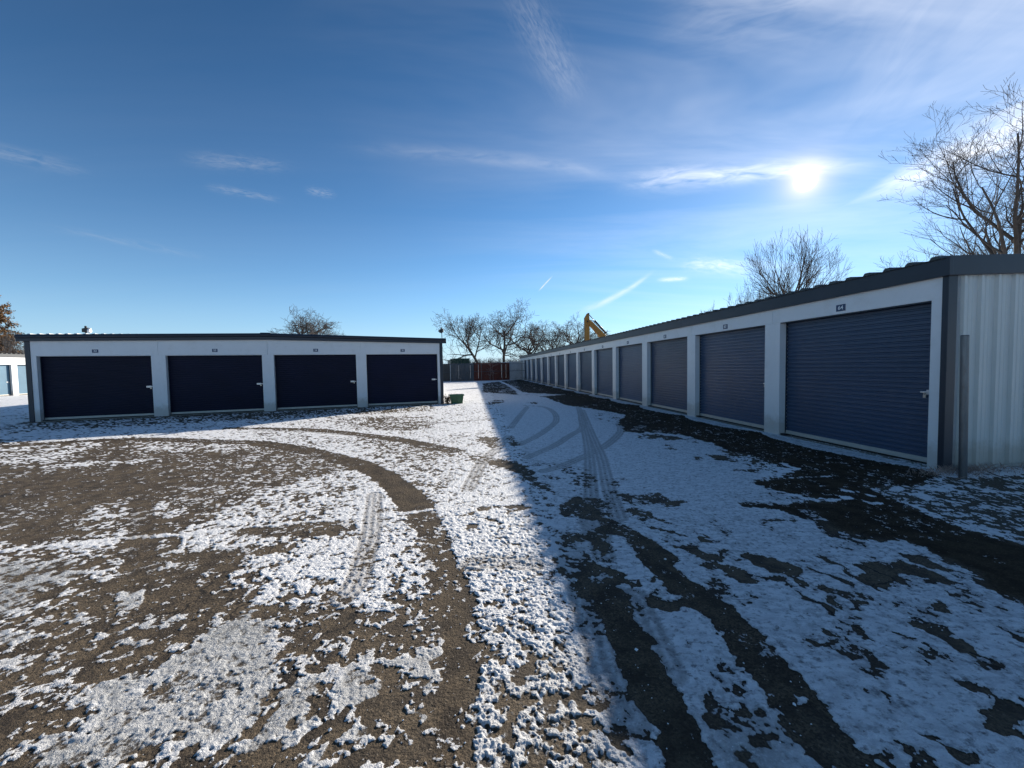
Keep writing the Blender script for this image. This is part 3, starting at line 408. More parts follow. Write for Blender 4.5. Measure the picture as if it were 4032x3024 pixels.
def storage(name, label, loc, rz, fn, bays, s_end, doorh, top, bottom_of_rake, depth, doormat, numbers, kind, sdir, rib_roof=True, group=None, latch_side=1, finef=True):
    """local (s along front, d depth inwards, z); fn maps to empty space. bays = list of (s0, s1) openings."""
    root = empty(name, loc, rz); tag(root, label, 'storage building', group)
    mk = lambda: MB(lambda p: fn(p[0], p[1], p[2]))
    rec = .17
    zt = lambda s: np.interp(s, [q[0] for q in top], [q[1] for q in top])
    zb = lambda s: np.interp(s, [q[0] for q in bottom_of_rake], [q[1] for q in bottom_of_rake])
    # front wall: pillars + header
    w = mk()
    edges = [0.0] + [e for b_ in bays for e in b_] + [s_end]
    for k in range(0, len(edges), 2):
        a, b_ = edges[k], edges[k + 1]
        if b_ - a > .01: w.box((a, 0, .0), (b_, .30, doorh))
    for k in range(len(bays) + 1):
        # header pieces meet at pillar centres, 4 mm joint
        a = 0 if k == 0 else (bays[k - 1][1] + bays[k][0]) / 2 + .002 if k < len(bays) else None
        if a is None: break
        b_ = s_end if k == len(bays) - 1 else (bays[k][1] + bays[k + 1][0]) / 2 - .002
        mids = [a] + [t[0] for t in bottom_of_rake if a < t[0] < b_] + [b_]
        for p, q in zip(mids, mids[1:]):
            w.hexa([(p, 0, doorh), (q, 0, doorh), (q, .30, doorh), (p, .30, doorh), (p, 0, float(zb(p)) + .03), (q, 0, float(zb(q)) + .03), (q, .30, float(zb(q)) + .03), (p, .30, float(zb(p)) + .03)])
    w.build('front_wall', M['white'], root, .004)
    # slim drip edge under header
    g = mk()
    for a, b_ in bays: g.box((a, .012, doorh - .018), (b_, .29, doorh - .001))
    g.build('header_trim', M['trim'] if kind != 'gable' else M['white'], root)
    f = mk(); f.box((-.01, .008, -.12), (s_end + .01, depth, .012)); f.build('sill', M['concrete'], root)
    # side walls ribbed
    for si, s0 in ((0, 0.0), (1, s_end)):
        sw = mk(); sg = -1 if si == 0 else 1
        zt0 = float(zb(s0)) + .02
        prof = [(s0 - sg * .03, .09)]
        dd = .09 + .16
        while dd < depth - .1:
            prof += [(s0, dd - .030), (s0 + sg * .036, dd - .014), (s0 + sg * .036, dd + .014), (s0, dd + .030)]
            for e in (.10, .165): prof += [(s0, dd + e - .012), (s0 + sg * .006, dd + e), (s0, dd + e + .012)]
            dd += .27
        prof.append((s0, depth)); prof = [(s0, .09)] + prof[1:]
        rk = (.035 if kind == 'eave' else 0)
        for p, q in zip(prof, prof[1:]):
            sw.face([(p[0], p[1], .05), (q[0], q[1], .05), (q[0], q[1], zt0 + rk * q[1]), (p[0], p[1], zt0 + rk * p[1])])
        o = sw.build('side_wall', M['white2'], root)
        bt = mk(); bt.box((s0 - .006 if sg > 0 else s0 - .034, .09, .02), (s0 + .034 if sg > 0 else s0 + .006, depth, .05)); bt.build('base_trim', M['white2'], root)
        ct = mk()
        ct.box((s0 - (.04 if sg > 0 else .012), -.012, .0), (s0 + (.012 if sg > 0 else .04), -.001, zt0)) if kind == 'eave' else ct.box((s0 - (.0 if sg > 0 else .13), -.02, .0), (s0 + (.13 if sg > 0 else .0), .13, zt0))
        if kind == 'eave': ct.box((s0 + (.0 if sg > 0 else -.034), -.012, .0), (s0 + (.034 if sg > 0 else .0), .13, zt0))
        ct.build('corner_trim', M['trim'], root, .004)
    bw = mk(); bw.box((0, depth - .02, .02), (s_end, depth, 2.7)); bw.build('rear_wall', M['white2'], root)
    # fascia and roof
    if kind == 'eave':
        z0, z1 = bottom_of_rake[0][1], top[0][1]
        fa = mk(); nseg = max(1, int(s_end / 6.1)); L = (s_end + .16) / nseg
        for k in range(nseg):
            a = -.08 + k * L; fa.box((a + .001, -.07 - .002 * (k % 2), z0), (a + L - .001, -.012, z1))
        fa.build('fascia', M['fascia'], root, .004)
        for s0, sg in ((0, -1), (s_end, 1)):
            rkz = .035
            rf = mk(); a, b_ = (s0 - .075, s0 - .036) if sg < 0 else (s0 + .036, s0 + .075)
            rf.hexa([(a, -.068, z0 - .002), (b_, -.068, z0 - .002), (b_, depth, z0 + rkz * depth), (a, depth, z0 + rkz * depth), (a, -.068, z1 + .02), (b_, -.068, z1 + .02), (b_, depth, z1 + .02 + rkz * depth), (a, depth, z1 + .02 + rkz * depth)])
            rf.build('rake_fascia', M['fascia'], root, .006)
        ro = mk(); pts = []
        s = -.034
        while s < s_end + .03:
            pts += [(s, 0), (s + .045, .0), (s + .075, .042), (s + .145, .042), (s + .175, 0)]
            s += .3048
        pts.append((s_end + .034, 0))
        pts = [p for p in pts if p[0] <= s_end + .035]
        zf = z1 + .002
        for p, q in zip(pts, pts[1:]):
            ro.face([(p[0], -.10, zf + p[1]), (q[0], -.10, zf + q[1]), (q[0], depth, zf + q[1] + .035 * depth), (p[0], depth, zf + p[1] + .035 * depth)])
            if p[1] or q[1]:
                ro.face([(p[0], -.098, zf), (q[0], -.098, zf), (q[0], -.098, zf + q[1]), (p[0], -.098, zf + p[1])])
        ro.box((-.03, -.095, zf - .006), (s_end + .03, depth, zf - .001))
        ro.build('roof', M['roof'], root)
    else:
        # gable front: rake fascia following the roof, ridge cap, roof planes running back
        fa = mk()
        S = [t[0] for t in top]
        for p, q in zip(S, S[1:]):
            fa.hexa([(p, -.09, float(zb(p))), (q, -.09, float(zb(q))), (q, -.005, float(zb(q))), (p, -.005, float(zb(p))), (p, -.09, float(zt(p)) - .10), (q, -.09, float(zt(q)) - .10), (q, -.005, float(zt(q)) - .10), (p, -.005, float(zt(p)) - .10)])
            fa.tube([(p, -.055, float(zt(p)) - .075), (q, -.055, float(zt(q)) - .075)], .075, 12)
        fa.build('rake_fascia', M['trim'], root)
        mid = top[1][0]
        rc = mk(); rc.tube([(mid - .17, -.055, top[1][1] - .067), (mid + .17, -.055, top[1][1] - .067)], .088, 12); rc.build('ridge_cap', M['trim'], root)
        ro = mk()
        for p, q in zip(S, S[1:]):
            ro.hexa([(p, -.02, float(zt(p)) - .06), (q, -.02, float(zt(q)) - .06), (q, depth + .1, float(zt(q)) - .06), (p, depth + .1, float(zt(p)) - .06), (p, -.02, float(zt(p)) - .02), (q, -.02, float(zt(q)) - .02), (q, depth + .1, float(zt(q)) - .02), (p, depth + .1, float(zt(p)) - .02)])
        ro.build('roof', M['roof'], root)
        # frosted roof ribs showing over the rake on the left slope
        rb = mk(); s = -.1
        while s < mid - 2.4:
            hgt = .055 * (1 - max(0, (s - 1.2)) / 4.2)
            z = float(zt(s)) - .02
            rb.prism([(s, .05, z), (s + .03, .05, z + max(.02, hgt)), (s + .09, .05, z + max(.02, hgt)), (s + .12, .05, z)], (0, .05, 0), (0, depth, 0)); s += .24
        rb.build('roof_rib', M['snow'], root)
    # doors
    random.seed(len(bays) * 7 + int(s_end))
    for k, (a, b_) in enumerate(bays):
        cur = mk(); z = .10; zz = []
        pit = .0795
        while z < doorh + .02:
            zz += [(z, 0), (z + pit * .52, 0), (z + pit * .66, .013), (z + pit * .86, .013)]; z += pit
        for p, q in zip(zz, zz[1:]):
            cur.face([(a - .03, rec + p[1], p[0]), (b_ + .03, rec + p[1], p[0]), (b_ + .03, rec + q[1], q[0]), (a - .03, rec + q[1], q[0])])
        d = cur.build('door', doormat, root)
        bb = mk(); bb.box((a + .01, rec - .022, .045), (b_ - .01, rec + .02, .115)); bb.box((a + .01, rec - .035, .045), (b_ - .01, rec - .022, .058)); bb.build('bottom_bar', M['alu'], d, .003)
        rr = mk(); rr.box((a + .01, rec - .012, .014), (b_ - .01, rec + .014, .044)); rr.build('weather_seal', M['rubber'], d)
        for x in (a, b_):
            gd = mk(); gd.box((x - .02 if x == b_ else x + .0, rec - .03, .02), (x - .0 if x == b_ else x + .02, rec - .012, doorh - .02)); gd.build('guide_rail', M['trim'], d)
        ls = (b_ - .15) if latch_side > 0 else (a + .10)
        lt = mk(); lt.box((ls - .10, rec - .012, 1.045), (ls + .05, rec - .001, 1.115)); lt.box((ls - .08, rec - .022, 1.066), (ls + .12, rec - .013, 1.094)); lt.box((ls - .095, rec - .030, 1.055), (ls - .07, rec - .023, 1.105))
        lt.build('latch', M['latch'], d, .003)
        if (k * 5 + len(bays)) % 3 != 1 or k == 0:
            pk = mk(); pk.box((ls + .025, rec - .05, 1.0), (ls + .062, rec - .03, 1.04)); pk.tube([(ls + .031, rec - .04, 1.035), (ls + .031, rec - .04, 1.065), (ls + .043, rec - .04, 1.076), (ls + .056, rec - .04, 1.065), (ls + .056, rec - .04, 1.035)], .004, 6)
            pk.build('padlock', M['brass'], d)
        st = mk(); zx = a + .03 if latch_side > 0 else b_ - .11
        st.box((zx, rec - .14, .012), (zx + .10, rec - .04, .05)); st.build('door_stop', M['black_steel'], root, .004)
        # number plate
        n = numbers[k]
        if n:
            sgc = a + (b_ - a) * .5
            zc = doorh + (float(zb(sgc)) - doorh) * (.35 if kind == 'eave' else .30)
            pl = mk(); pl.box((sgc - .086, -.006, zc - .058), (sgc + .086, -.001, zc + .058)); p = pl.build('number_sign', M['sign'], root, .002)
            me = text_mesh(n, .098)
            me.materials.clear(); me.materials.append(M['digits'])
            o = bpy.data.objects.new('number', me); link(o, p)
            # local frame: text x -> sdir, text y -> z, out of wall
            ex = Vector(fn(1, 0, 0)) - Vector(fn(0, 0, 0)); ex *= sdir; ez = Vector((0, 0, 1)); en = Vector(fn(0, -1, 0)) - Vector(fn(0, 0, 0))
            mt = Matrix((ex, ez, en)).transposed().to_4x4(); mt.translation = Vector(fn(sgc, -.0085, zc)); o.matrix_local = mt
            me.transform(Matrix.Identity(4))
    return root

# right hand long row: local X = inwards, Y = along
bR = []
for k in range(15):
    a = .17 if k == 0 else .17 + 3.09 * k - .055
    e = 3.09 * (k + 1) - .235 if k else 2.86
    bR.append((a if k == 0 else 3.27 + 3.09 * (k - 1), 2.855 + 3.09 * k))
storage('storage_building', 'long white storage row on the right with slate blue roller doors numbered down from 64', (RBX, RBY, 0), YAW, lambda s, d, z: (d, s, z),
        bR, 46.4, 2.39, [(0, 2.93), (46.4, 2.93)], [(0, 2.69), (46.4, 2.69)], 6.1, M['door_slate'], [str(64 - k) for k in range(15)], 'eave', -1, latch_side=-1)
# middle left block, gable front
bL = [(.14, 3.215), (3.64, 6.66), (7.06, 10.03), (10.43, 13.36)]
storage('storage_building', 'shaded storage block on the left with four shade-darkened blue roller doors numbered 32 to 35', (-15.96, 12.80, 0), R(18.04), lambda s, d, z: (s, d, z),
        bL, 13.46, 2.21, [(-.28, 2.915), (6.84, 3.03), (13.74, 2.875)], [(-.28, 2.69), (6.84, 2.775), (13.74, 2.655)], 22, M['door_shaded'], ['32', '33', '34', '35'], 'gable', 1)
# far left sunlit row
bF = [(.3 + 3.4 * k, 3.3 + 3.4 * k) for k in range(9)]
storage('storage_building', 'sunlit white storage row at the far left edge with pale blue roller doors', (-38.1, 17.0, 0), YAW, lambda s, d, z: (-d, s, z),
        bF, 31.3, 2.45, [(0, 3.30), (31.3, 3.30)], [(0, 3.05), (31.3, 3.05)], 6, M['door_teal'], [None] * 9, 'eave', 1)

# bollard pipe
b = MB(); b.tube([(0, 0, -.1), (0, 0, 1.85)], .040, 20); b.tube([(0, 0, 1.85), (0, 0, 1.862)], [.042, .036], 20)
o = b.build('pipe_post', M['galv'], None, 0, True); o.location = (5.83, 4.93, 0); o.rotation_euler = (R(-.4), R(-.6), 0)
tag(o, 'galvanised steel pipe post standing in front of the corner of the white ribbed end wall', 'pipe post')
md = o.modifiers.new('e', 'EDGE_SPLIT'); md.split_angle = R(50)

# floodlights on the roof corners
def flood(loc, rz, label, face):
    r = empty('floodlight', loc, rz); tag(r, label, 'floodlight', 'lamps on the roof corners of the left block')
    MB().tube([(0, 0, -.02), (0, 0, .30)], .016, 8).build('stem', M['black_steel'], r)
    h = MB(); h.prism([(-.11, -.03, .28), (.07, -.05, .30), (.07, -.05, .46), (-.11, -.03, .42)], (0, 0, 0), (0, .12, 0)); h.tube([(-.02, .03, .26), (-.02, .03, .52)], .035, 8)
    h.build('lamp_head', M['black_steel'], r, .01)
    if face:
        l = MB(); l.tube([(.075, .03, .34), (.13, .03, .34)], [.085, .07], 14); l.tube([(.10, .03, .34), (.105, .03, .44)], .045, 10); l.build('lamp_lens', M['lamp_white'], r)
    else:
        MB().box((-.15, -.02, .33), (-.11, .08, .40)).build('sensor', M['black_steel'], r)
cl, sl = math.cos(R(18.04)), math.sin(R(18.04))
def Lp(s, d, z): return (-15.96 + s * cl - d * sl, 12.80 + s * sl + d * cl, z)
flood(Lp(13.62, .3, 2.87), 0, 'small black floodlight on a thin stem above the right roof corner of the left block', False)
flood(Lp(.55, 1.6, 2.86), .2, 'floodlight with a bright white lens on the left roof corner of the left block', True)

# green tote and dead plant
def tote():
    r = empty('tote', (-2.46, 16.95, 0), R(14)); tag(r, 'open green plastic tote on the snow beside the right corner of the left block', 'tote')
    m = MB(); hb, ht = .24, .29; wb, wt = .18, .22; h = .40; t = .012
    for (x0, y0, x1, y1) in ((-1, -1, 1, -1), (1, -1, 1, 1), (1, 1, -1, 1), (-1, 1, -1, -1)):
        p = [(x0 * hb, y0 * wb, 0), (x1 * hb, y1 * wb, 0), (x1 * ht, y1 * wt, h), (x0 * ht, y0 * wt, h)]
        q = [(x0 * (hb - t), y0 * (wb - t), t), (x1 * (hb - t), y1 * (wb - t), t), (x1 * (ht - t), y1 * (wt - t), h), (x0 * (ht - t), y0 * (wt - t), h)]
        m.face(p); m.face(q[::-1]); m.face([p[3], p[2], q[2], q[3]])
    m.face([(-hb, -wb, 0), (hb, -wb, 0), (hb, wb, 0), (-hb, wb, 0)])
    m.face([(-hb + t, -wb + t, t), (hb - t, -wb + t, t), (hb - t, wb - t, t), (-hb + t, wb - t, t)])
    m.build('body', M['tote'], r)
    k = MB(); e = .03
    k.box((-ht - e, -wt - e, h - .05), (ht + e, -wt, h)); k.box((-ht - e, wt, h - .05), (ht + e, wt + e, h)); k.box((-ht - e, -wt, h - .05), (-ht, wt, h)); k.box((ht, -wt, h - .05), (ht + e, wt, h))
    for x in (-.18, 0, .18): k.box((x - .012, -wt - .018, .06), (x + .012, -wt + .035, h - .05))
    k.build('rim', M['tote'], r, .004)
tote()
def dead_plant():
    random.seed(5); r = empty('dead_plant', (-2.86, 16.93, 0)); tag(r, 'clump of dry brown stalks between the tote and the building corner', 'plant')
    st = MB(); lf = MB()
    for i in range(46):
        a = random.uniform(0, 6.28); L = random.uniform(.2, .42); p = Vector((random.gauss(0, .06), random.gauss(0, .05), 0)); t = p + Vector((math.cos(a) * .12, math.sin(a) * .08, L))
        st.tube([p, (p + t) / 2 + Vector((0, 0, .04)), t], [.006, .005, .003], 4)
        for k in range(6):
            q = p.lerp(t, random.uniform(.3, 1)) + Vector((random.gauss(0, .02), random.gauss(0, .02), 0)); u = Vector((random.gauss(0, 1), random.gauss(0, 1), random.gauss(0, 1))).normalized() * .03; v = u.cross(Vector((.3, .5, 1))).normalized() * .018
            lf.face([q - u, q - v, q + u, q + v])
    st.build('stalk', M['leaf_dead'], r); lf.build('leaves', M['leaf_dead'], r)
dead_plant()

# ------------------------------------------------------------------ back fence, containers
fA = Vector((-9.2, 44.0, 0)); fB = Vector((1.0, 47.6, 0)); fd = (fB - fA).normalized(); fn_ = Vector((-fd.y, fd.x, 0)); fang = math.atan2(fd.y, fd.x)
def on_f(s, d, z=0): p = fA + fd * s + fn_ * d; return (p.x, p.y, z)
def s_at(px):       # distance along fence for a bearing given as x/y ratio
    k = px; return (k * fA.y - fA.x) / (fd.x - k * fd.y)
def container(x0_, x1_, h, mat, label, name='container', off=.6, rods=(.5,), flat=False, group=None):
    s0, s1 = s_at(px(x0_)), s_at(px(x1_)); r = empty(name, on_f(s0, off), fang); tag(r, label, 'container', group); w = s1 - s0; L = 6.0
    m = MB(); m.box((0.02, .03, .1), (w - .02, L, h - .05))
    if not flat:
        x = .08
        while x < w - .15: m.prism([(x, .03, .2), (x + .03, 0, .2), (x + .09, 0, .2), (x + .12, .03, .2)], (0, 0, .2), (0, 0, h - .12)); x += .2
    m.build('body', mat, r)
    f = MB()
    for x in (0, w - .08): f.box((x, -.02, .0), (x + .08, .08, h - .001))
    f.box((.08, -.018, h - .10), (w - .08, .08, h)); f.box((.08, -.018, .0), (w - .08, .08, .12)); f.build('end_frame', mat, r)
    for q in rods: MB().tube([(q * w, -.04, .3), (q * w, -.04, h - .2)], .022, 6).build('lock_rod', M['latch'], r)
F_ = 1514.
px = lambda x: (x - 2016) / F_ + .0
container(1779, 1871, 2.12, M['grey_steel'], 'dark grey corrugated container under the stack of green sheets', rods=(.34, .85), group='containers behind the back fence')
container(1872, 1941, 2.14, M['rust'], 'rust red container next to the grey one, with dry climbing stems in front', rods=(.25,), group='containers behind the back fence')
container(1941.5, 2013, 2.14, M['rust'], 'rust red container next to the white trailer', rods=(.55, .80), group='containers behind the back fence')
container(2014, 2075, 2.28, M['pale_steel'], 'dirty white trailer box beside the far end of the right storage row', name='trailer', rods=(), flat=True)
# dark board fence at the left
s0, s1 = s_at(px(1700)), s_at(px(1777)); r = empty('board_fence', on_f(s0, .5), fang); tag(r, 'short dark board fence between the left block and the grey container', 'fence')
m = MB(); x = 0
while x < s1 - s0 - .1: m.box((x, 0, .05), (x + .135, .03, 2.1 + random.uniform(-.01, .01))); x += .14
m.build('boards', M['board'], r); MB().box((0, .03, 1.9), (s1 - s0, .08, 2.0)).box((0, .03, .4), (s1 - s0, .08, .5)).build('rail', M['board'], r)
MB().box((s1 - s0 - .02, -.03, 0), (s1 - s0 + .04, .06, 2.05)).build('post', M['latch'], r)
# pipe fence
r = empty('pipe_fence', on_f(0, 0), fang); tag(r, 'thin grey pipe fence with sparse wire running across the end of the yard', 'fence')
Lf = (fB - fA).length + 2.0
MB().tube([(0, 0, 1.12), (Lf, 0, 1.12)], .024, 6).build('rail', M['galv'], r)
MB().tube([(0, 0, 2.0), (Lf, 0, 2.0)], .018, 6).build('rail', M['galv'], r)
for x in np.arange(.7, Lf, 2.6): MB().tube([(x, 0, 0), (x, 0, 2.02)], .03, 8).build('post', M['galv'], r)
wm = MB()
for x in np.arange(0, Lf, .15): wm.tube([(x, 0, .03), (x, 0, 2.0)], .0022, 3, False)
for z in np.arange(.15, 2.0, .15): wm.tube([(0, 0.004, z), (Lf, .004, z)], .0022, 3, False)
wm.build('wire_mesh', M['galv'], r)
# stack of sheets
random.seed(3)
base = s_at(px(1782)); wd = s_at(px(1862)) - base
for i in range(4):
    z = 2.12 + i * .155
    r = empty('plastic_sheet', on_f(base + (0, .06, 0, .38)[i], 1.0 + .05 * i, z), fang)
    tag(r, ['lowest dark green sheet in the stack on the grey container', 'second dark green sheet from the bottom of the stack on the grey container', 'third dark green sheet from the bottom of the stack on the grey container', 'topmost dark green sheet of the stack, set back at its left end'][i], 'sheet', 'green sheets stacked on the grey container')
    w = wd - (0, .1, .02, .4)[i]
    m = MB(); m.box((0, 0, .055), (w, 2.2, .15)); m.build('deck', M['green_plastic'], r, .01)
    m = MB()
    for x in np.linspace(.05, w - .25, 5): m.box((x, .05, 0), (x + .2, 2.1, .054))
    m.build('runner', M['black_steel'], r)

# ------------------------------------------------------------------ excavator
def excavator():
    r = empty('excavator', (8.85, 45.0, 0), R(0)); tag(r, 'yellow excavator behind the right storage row with its stick and boom folded above the roof', 'excavator')
    # in local x (to the right), z up ; stick hangs at x=0
    th = .42
    def plate(pts, name, mat, y0, y1, parent=r): m = MB(); m.prism([(x, y0, z) for x, z in pts], (0, y0, 0), (0, y1, 0)); return m.build(name, mat, parent, .02)
    plate([(-.30, 1.6), (.06, 1.6), (.24, 3.0), (.27, 7.0), (.20, 7.62), (.10, 7.70), (-.02, 7.62), (-.32, 7.12), (-.29, 5.2), (-.22, 3.2)], 'stick', M['yellow'], -.21, .21)
    plate([(.10, 6.98), (.42, 6.80), (1.10, 6.15), (3.9, 3.2), (5.6, 1.75), (5.2, 1.25), (3.2, 2.7), (.75, 5.75), (.16, 6.45)], 'boom', M['yellow'], -.30, .30)
    c = MB(); c.tube([(.20, 0, 7.56), (1.0, 0, 6.68)], .045, 10); c.build('cylinder_rod', M['black_steel'], r, 0, True)
    c = MB(); c.tube([(.92, 0, 6.77), (2.15, 0, 5.42)], .10, 12); c.tube([(.90, 0, 6.79), (1.0, 0, 6.68)], .13, 12); c.build('cylinder', M['black_steel'], r, 0, True)
    c = MB(); c.tube([(.25, .1, 6.9), (.7, .12, 6.82), (1.6, .2, 5.9), (2.4, .2, 5.15), (2.65, .2, 5.15), (2.75, .2, 4.55)], .03, 6); c.build('hose', M['black_steel'], r)
    c = MB()
    for x, z in ((.03, 6.7), (.14, 7.58), (2.15, 5.38)): c.tube([(x, -.34, z), (x, .34, z)], .09, 12)
    c.build('pin', M['black_steel'], r)
    # bucket
    plate([(-.3, 1.8), (.2, 1.7), (.75, 1.2), (.9, .5), (.5, .05), (-.1, .1), (.3, .4), (.4, .9), (.1, 1.3), (-.35, 1.45)], 'bucket', M['black_steel'], -.6, .6)
    plate([(4.9, 1.1), (8.3, 1.1), (8.3, 2.5), (7.2, 2.6), (5.6, 2.1), (4.9, 1.9)], 'body', M['yellow'], -1.35, 1.35)
    cab = plate([(5.0, 1.95), (6.5, 2.2), (6.5, 2.95), (5.2, 2.95), (4.95, 2.5)], 'cab', M['yellow'], -1.3, -.45)
    plate([(5.15, 2.1), (6.35, 2.3), (6.35, 2.85), (5.25, 2.85), (5.05, 2.5)], 'window', M['glass'], -1.31, -.44, cab)
    for y in (-1.5, .9):
        t = plate([(4.6, .45), (4.9, .08), (8.2, .08), (8.6, .45), (8.2, .9), (4.9, .9)], 'track', M['black_steel'], y, y + .6)
excavator()

# ------------------------------------------------------------------ trees
def rnd3(rng, s): return Vector((rng.gauss(0, s), rng.gauss(0, s), rng.gauss(0, s)))
def tree(loc, height, width, seed, label, kind='oak', lean=(0, 0), trunk_r=.3, mat='bark_grey', leaves=None, minr=.010, dens=1.0, group='bare trees beyond the storage rows', fork=.22, levels=4):
    rng = random.Random(seed); lines = []
    P = {'oak': dict(n0=7, ang=(35, 72), wig=.19, up=.06, lr=.66, kids=(5, 5, 4)), 'elm': dict(n0=9, ang=(22, 52), wig=.09, up=.10, lr=.68, kids=(6, 5, 4)), 'maple': dict(n0=9, ang=(25, 58), wig=.10, up=.15, lr=.62, kids=(6, 5, 4))}[kind]
    def grow(p, d, L, r0, lev, tip):
        n = (7, 7, 6, 4, 3)[min(lev, 4)]; pts = [p.copy()]; rad = [r0]; dirs = [d.copy()]
        for i in range(n):
            d = (d + rnd3(rng, P['wig'] * (1.0 if lev else .4)) + Vector((0, 0, P['up'] * (1 if lev else 0)))).normalized()
            p = p + d * (L / n); pts.append(p.copy()); dirs.append(d.copy()); rad.append(r0 * (1 - (1 - tip) * (i + 1) / n))
        lines.append((lev, pts, rad))
        if lev >= levels: return
        nk = P['n0'] if lev == 0 else max(2, int(P['kids'][min(lev - 1, 2)] * dens + .5))
        for k in range(nk):
            t = (fork * 1.9 + (1 - fork * 1.9) * (k + rng.random() * .6) / nk) if lev == 0 else .18 + .80 * (k + rng.random()) / nk
            t = min(t, .99)
            j = min(n - 1, int(t * n)); q = pts[j].lerp(pts[j + 1], t * n - j); dd = dirs[j + 1]; rr = rad[j] + (rad[j + 1] - rad[j]) * (t * n - j)
            a = R(rng.uniform(*P['ang'])); ax = dd.cross(rnd3(rng, 1)).normalized()
            if lev == 0: 
                az = k * 2.4 + rng.uniform(-.4, .4); ax = Vector((math.cos(az), math.sin(az), 0)); 
            nd = Matrix.Rotation(a, 3, ax) @ dd
            LL = L * P['lr'] * rng.uniform(.75, 1.15) * (1.15 - .45 * t if lev else 1.25 - .35 * t)
            grow(q, nd, LL, max(minr * .5, rr * (.68 if lev else .74)), lev + 1, .30)
    grow(Vector((0, 0, 0)), Vector((lean[0], lean[1], 1)).normalized(), 1.0, trunk_r, 0, .45)
    allp = [q for l, ps, rr in lines for q in ps]
    zs = sorted(q.z for q in allp); xs = sorted(q.x for q in allp); ys = sorted(q.y for q in allp)
    k_ = len(xs) // 1500
    sz = height / zs[-1 - k_]; sx = width / (xs[-1 - k_] - xs[k_]); sy = width / (ys[-1 - k_] - ys[k_])
    r = empty('tree', loc); tag(r, label, 'tree', group)
    tr = MB(); cw = MB(); tips = []
    for lev, ps, rr in lines:
        q = [Vector((v.x * sx, v.y * sy, v.z * sz)) for v in ps]
        rad = [max(minr, x) for x in rr]
        if lev == 0: rad[0] *= 1.25; tr.tube(q, rad, 10, False)
        elif lev == 1: cw.tube(q, rad, 6, False)
        else: cw.tube(q, rad, 4 if lev == 2 else 3, False)
        if lev >= 3: tips += q[1:]
    tr.build('trunk', M[mat], r, 0, True); cw.build('branches', M[mat], r, 0, True)
    if leaves:
        lf = MB()
        for q in tips:
            for _ in range(leaves):
                c = q + rnd3(rng, .12); u = rnd3(rng, 1).normalized(); v = u.cross(rnd3(rng, 1)).normalized(); s = rng.uniform(.06, .13)
                lf.face([c - u * s, c - v * s * .6, c + u * s, c + v * s * .6])
        lf.build('leaves', M['leaf_brown'], r)
    return r
def at(pxx, Y): return ((pxx - 2016) / F_ * Y, Y, -.1)
G1 = 'bare trees beyond the storage rows'
tree(at(1222, 60), 12.0, 12.4, 11, 'broad bare oak with rounded crown rising behind the roof of the left block', 'oak', (0, 0), .36, 'bark', minr=.018, dens=1.3, fork=.25)
tree(at(1912, 58), 10.2, 9.6, 5, 'bare tree leaning left just right of the left block, behind the red container', 'oak', (-.35, 0), .26, 'bark', minr=.015, dens=1.2)
tree(at(1984, 60), 12.0, 11.0, 23, 'tallest bare oak of the far group, above the white trailer', 'oak', (-.12, 0), .28, 'bark', minr=.016, dens=1.25)
tree(at(2062, 63), 9.2, 12.0, 31, 'low crooked bare oak just left of the far end of the right row', 'oak', (.1, 0), .30, 'bark', minr=.013)
tree(at(2102, 66), 9.6, 10.0, 37, 'bare oak peeking above the far end of the right row roof', 'oak', (.05, 0), .26, 'bark', minr=.013)
tree(at(2178, 64), 9.4, 8.0, 41, 'thin twiggy bare tree midway between the far oaks and the excavator', 'maple', (0, 0), .2, 'bark', minr=.011)
tree(at(2262, 62), 10.0, 9.0, 43, 'bushy bare tree immediately left of the excavator stick', 'maple', (0, 0), .28, 'bark', minr=.013)
tree(at(2362, 64), 7.4, 8.0, 47, 'low bare tree seen between the excavator stick and boom', 'maple', (0, 0), .22, 'bark', minr=.015)
tree(at(2795, 58), 11.0, 3.0, 53, 'small distant bare treetop above the middle of the right row', 'maple', (0, 0), .12, 'bark_grey', minr=.010, dens=.8)
tree(at(2955, 42), 10.8, 5.0, 59, 'slender bare tree just left of the round crowned one behind door 63', 'elm', (0, 0), .15, 'bark_grey', minr=.009, dens=.9)
tree(at(3118, 30), 11.8, 7.2, 61, 'round crowned bare tree standing behind door 64 below the sun', 'elm', (0, 0), .20, 'bark', minr=.007, dens=1.1, fork=.2)
tree((24.5, 18.2, -.1), 14.2, 10.0, 67, 'largest bare tree at the right edge with long upswept branches', 'maple', (-.08, 0), .20, 'bark', minr=.005, dens=.95, fork=.14, levels=5)
tree((34.0, 25.0, -.1), 13.5, 9.0, 71, 'dense bare tree partly hidden behind the largest one at the right edge', 'elm', (0, 0), .24, 'bark_grey', minr=.007, dens=1.0)
tree((25.6, 23.5, -.1), 8.7, 5.2, 73, 'short multi-stemmed bare sapling over the corner of the right row', 'maple', (0, 0), .1, 'bark_grey', minr=.006, dens=.9)
tree((-64.0, 45.5, -.1), 12.0, 10.0, 79, 'brown leaved oak behind the far left sunlit row', 'oak', (0, 0), .35, 'bark', leaves=9, minr=.015, group='trees behind the far left row')
tree((-60.5, 44.5, -.1), 7.0, 10.5, 85, 'low spreading oak with rusty leaves between the far left row and the left block', 'oak', (0, 0), .2, 'bark', leaves=5, minr=.012, group='trees behind the far left row')
tree((-56.0, 43.0, -.1), 6.8, 5.0, 83, 'low bare tree with thin sprays beside the brown leaved oak', 'maple', (.2, 0), .14, 'bark_grey', minr=.010, group='trees behind the far left row')
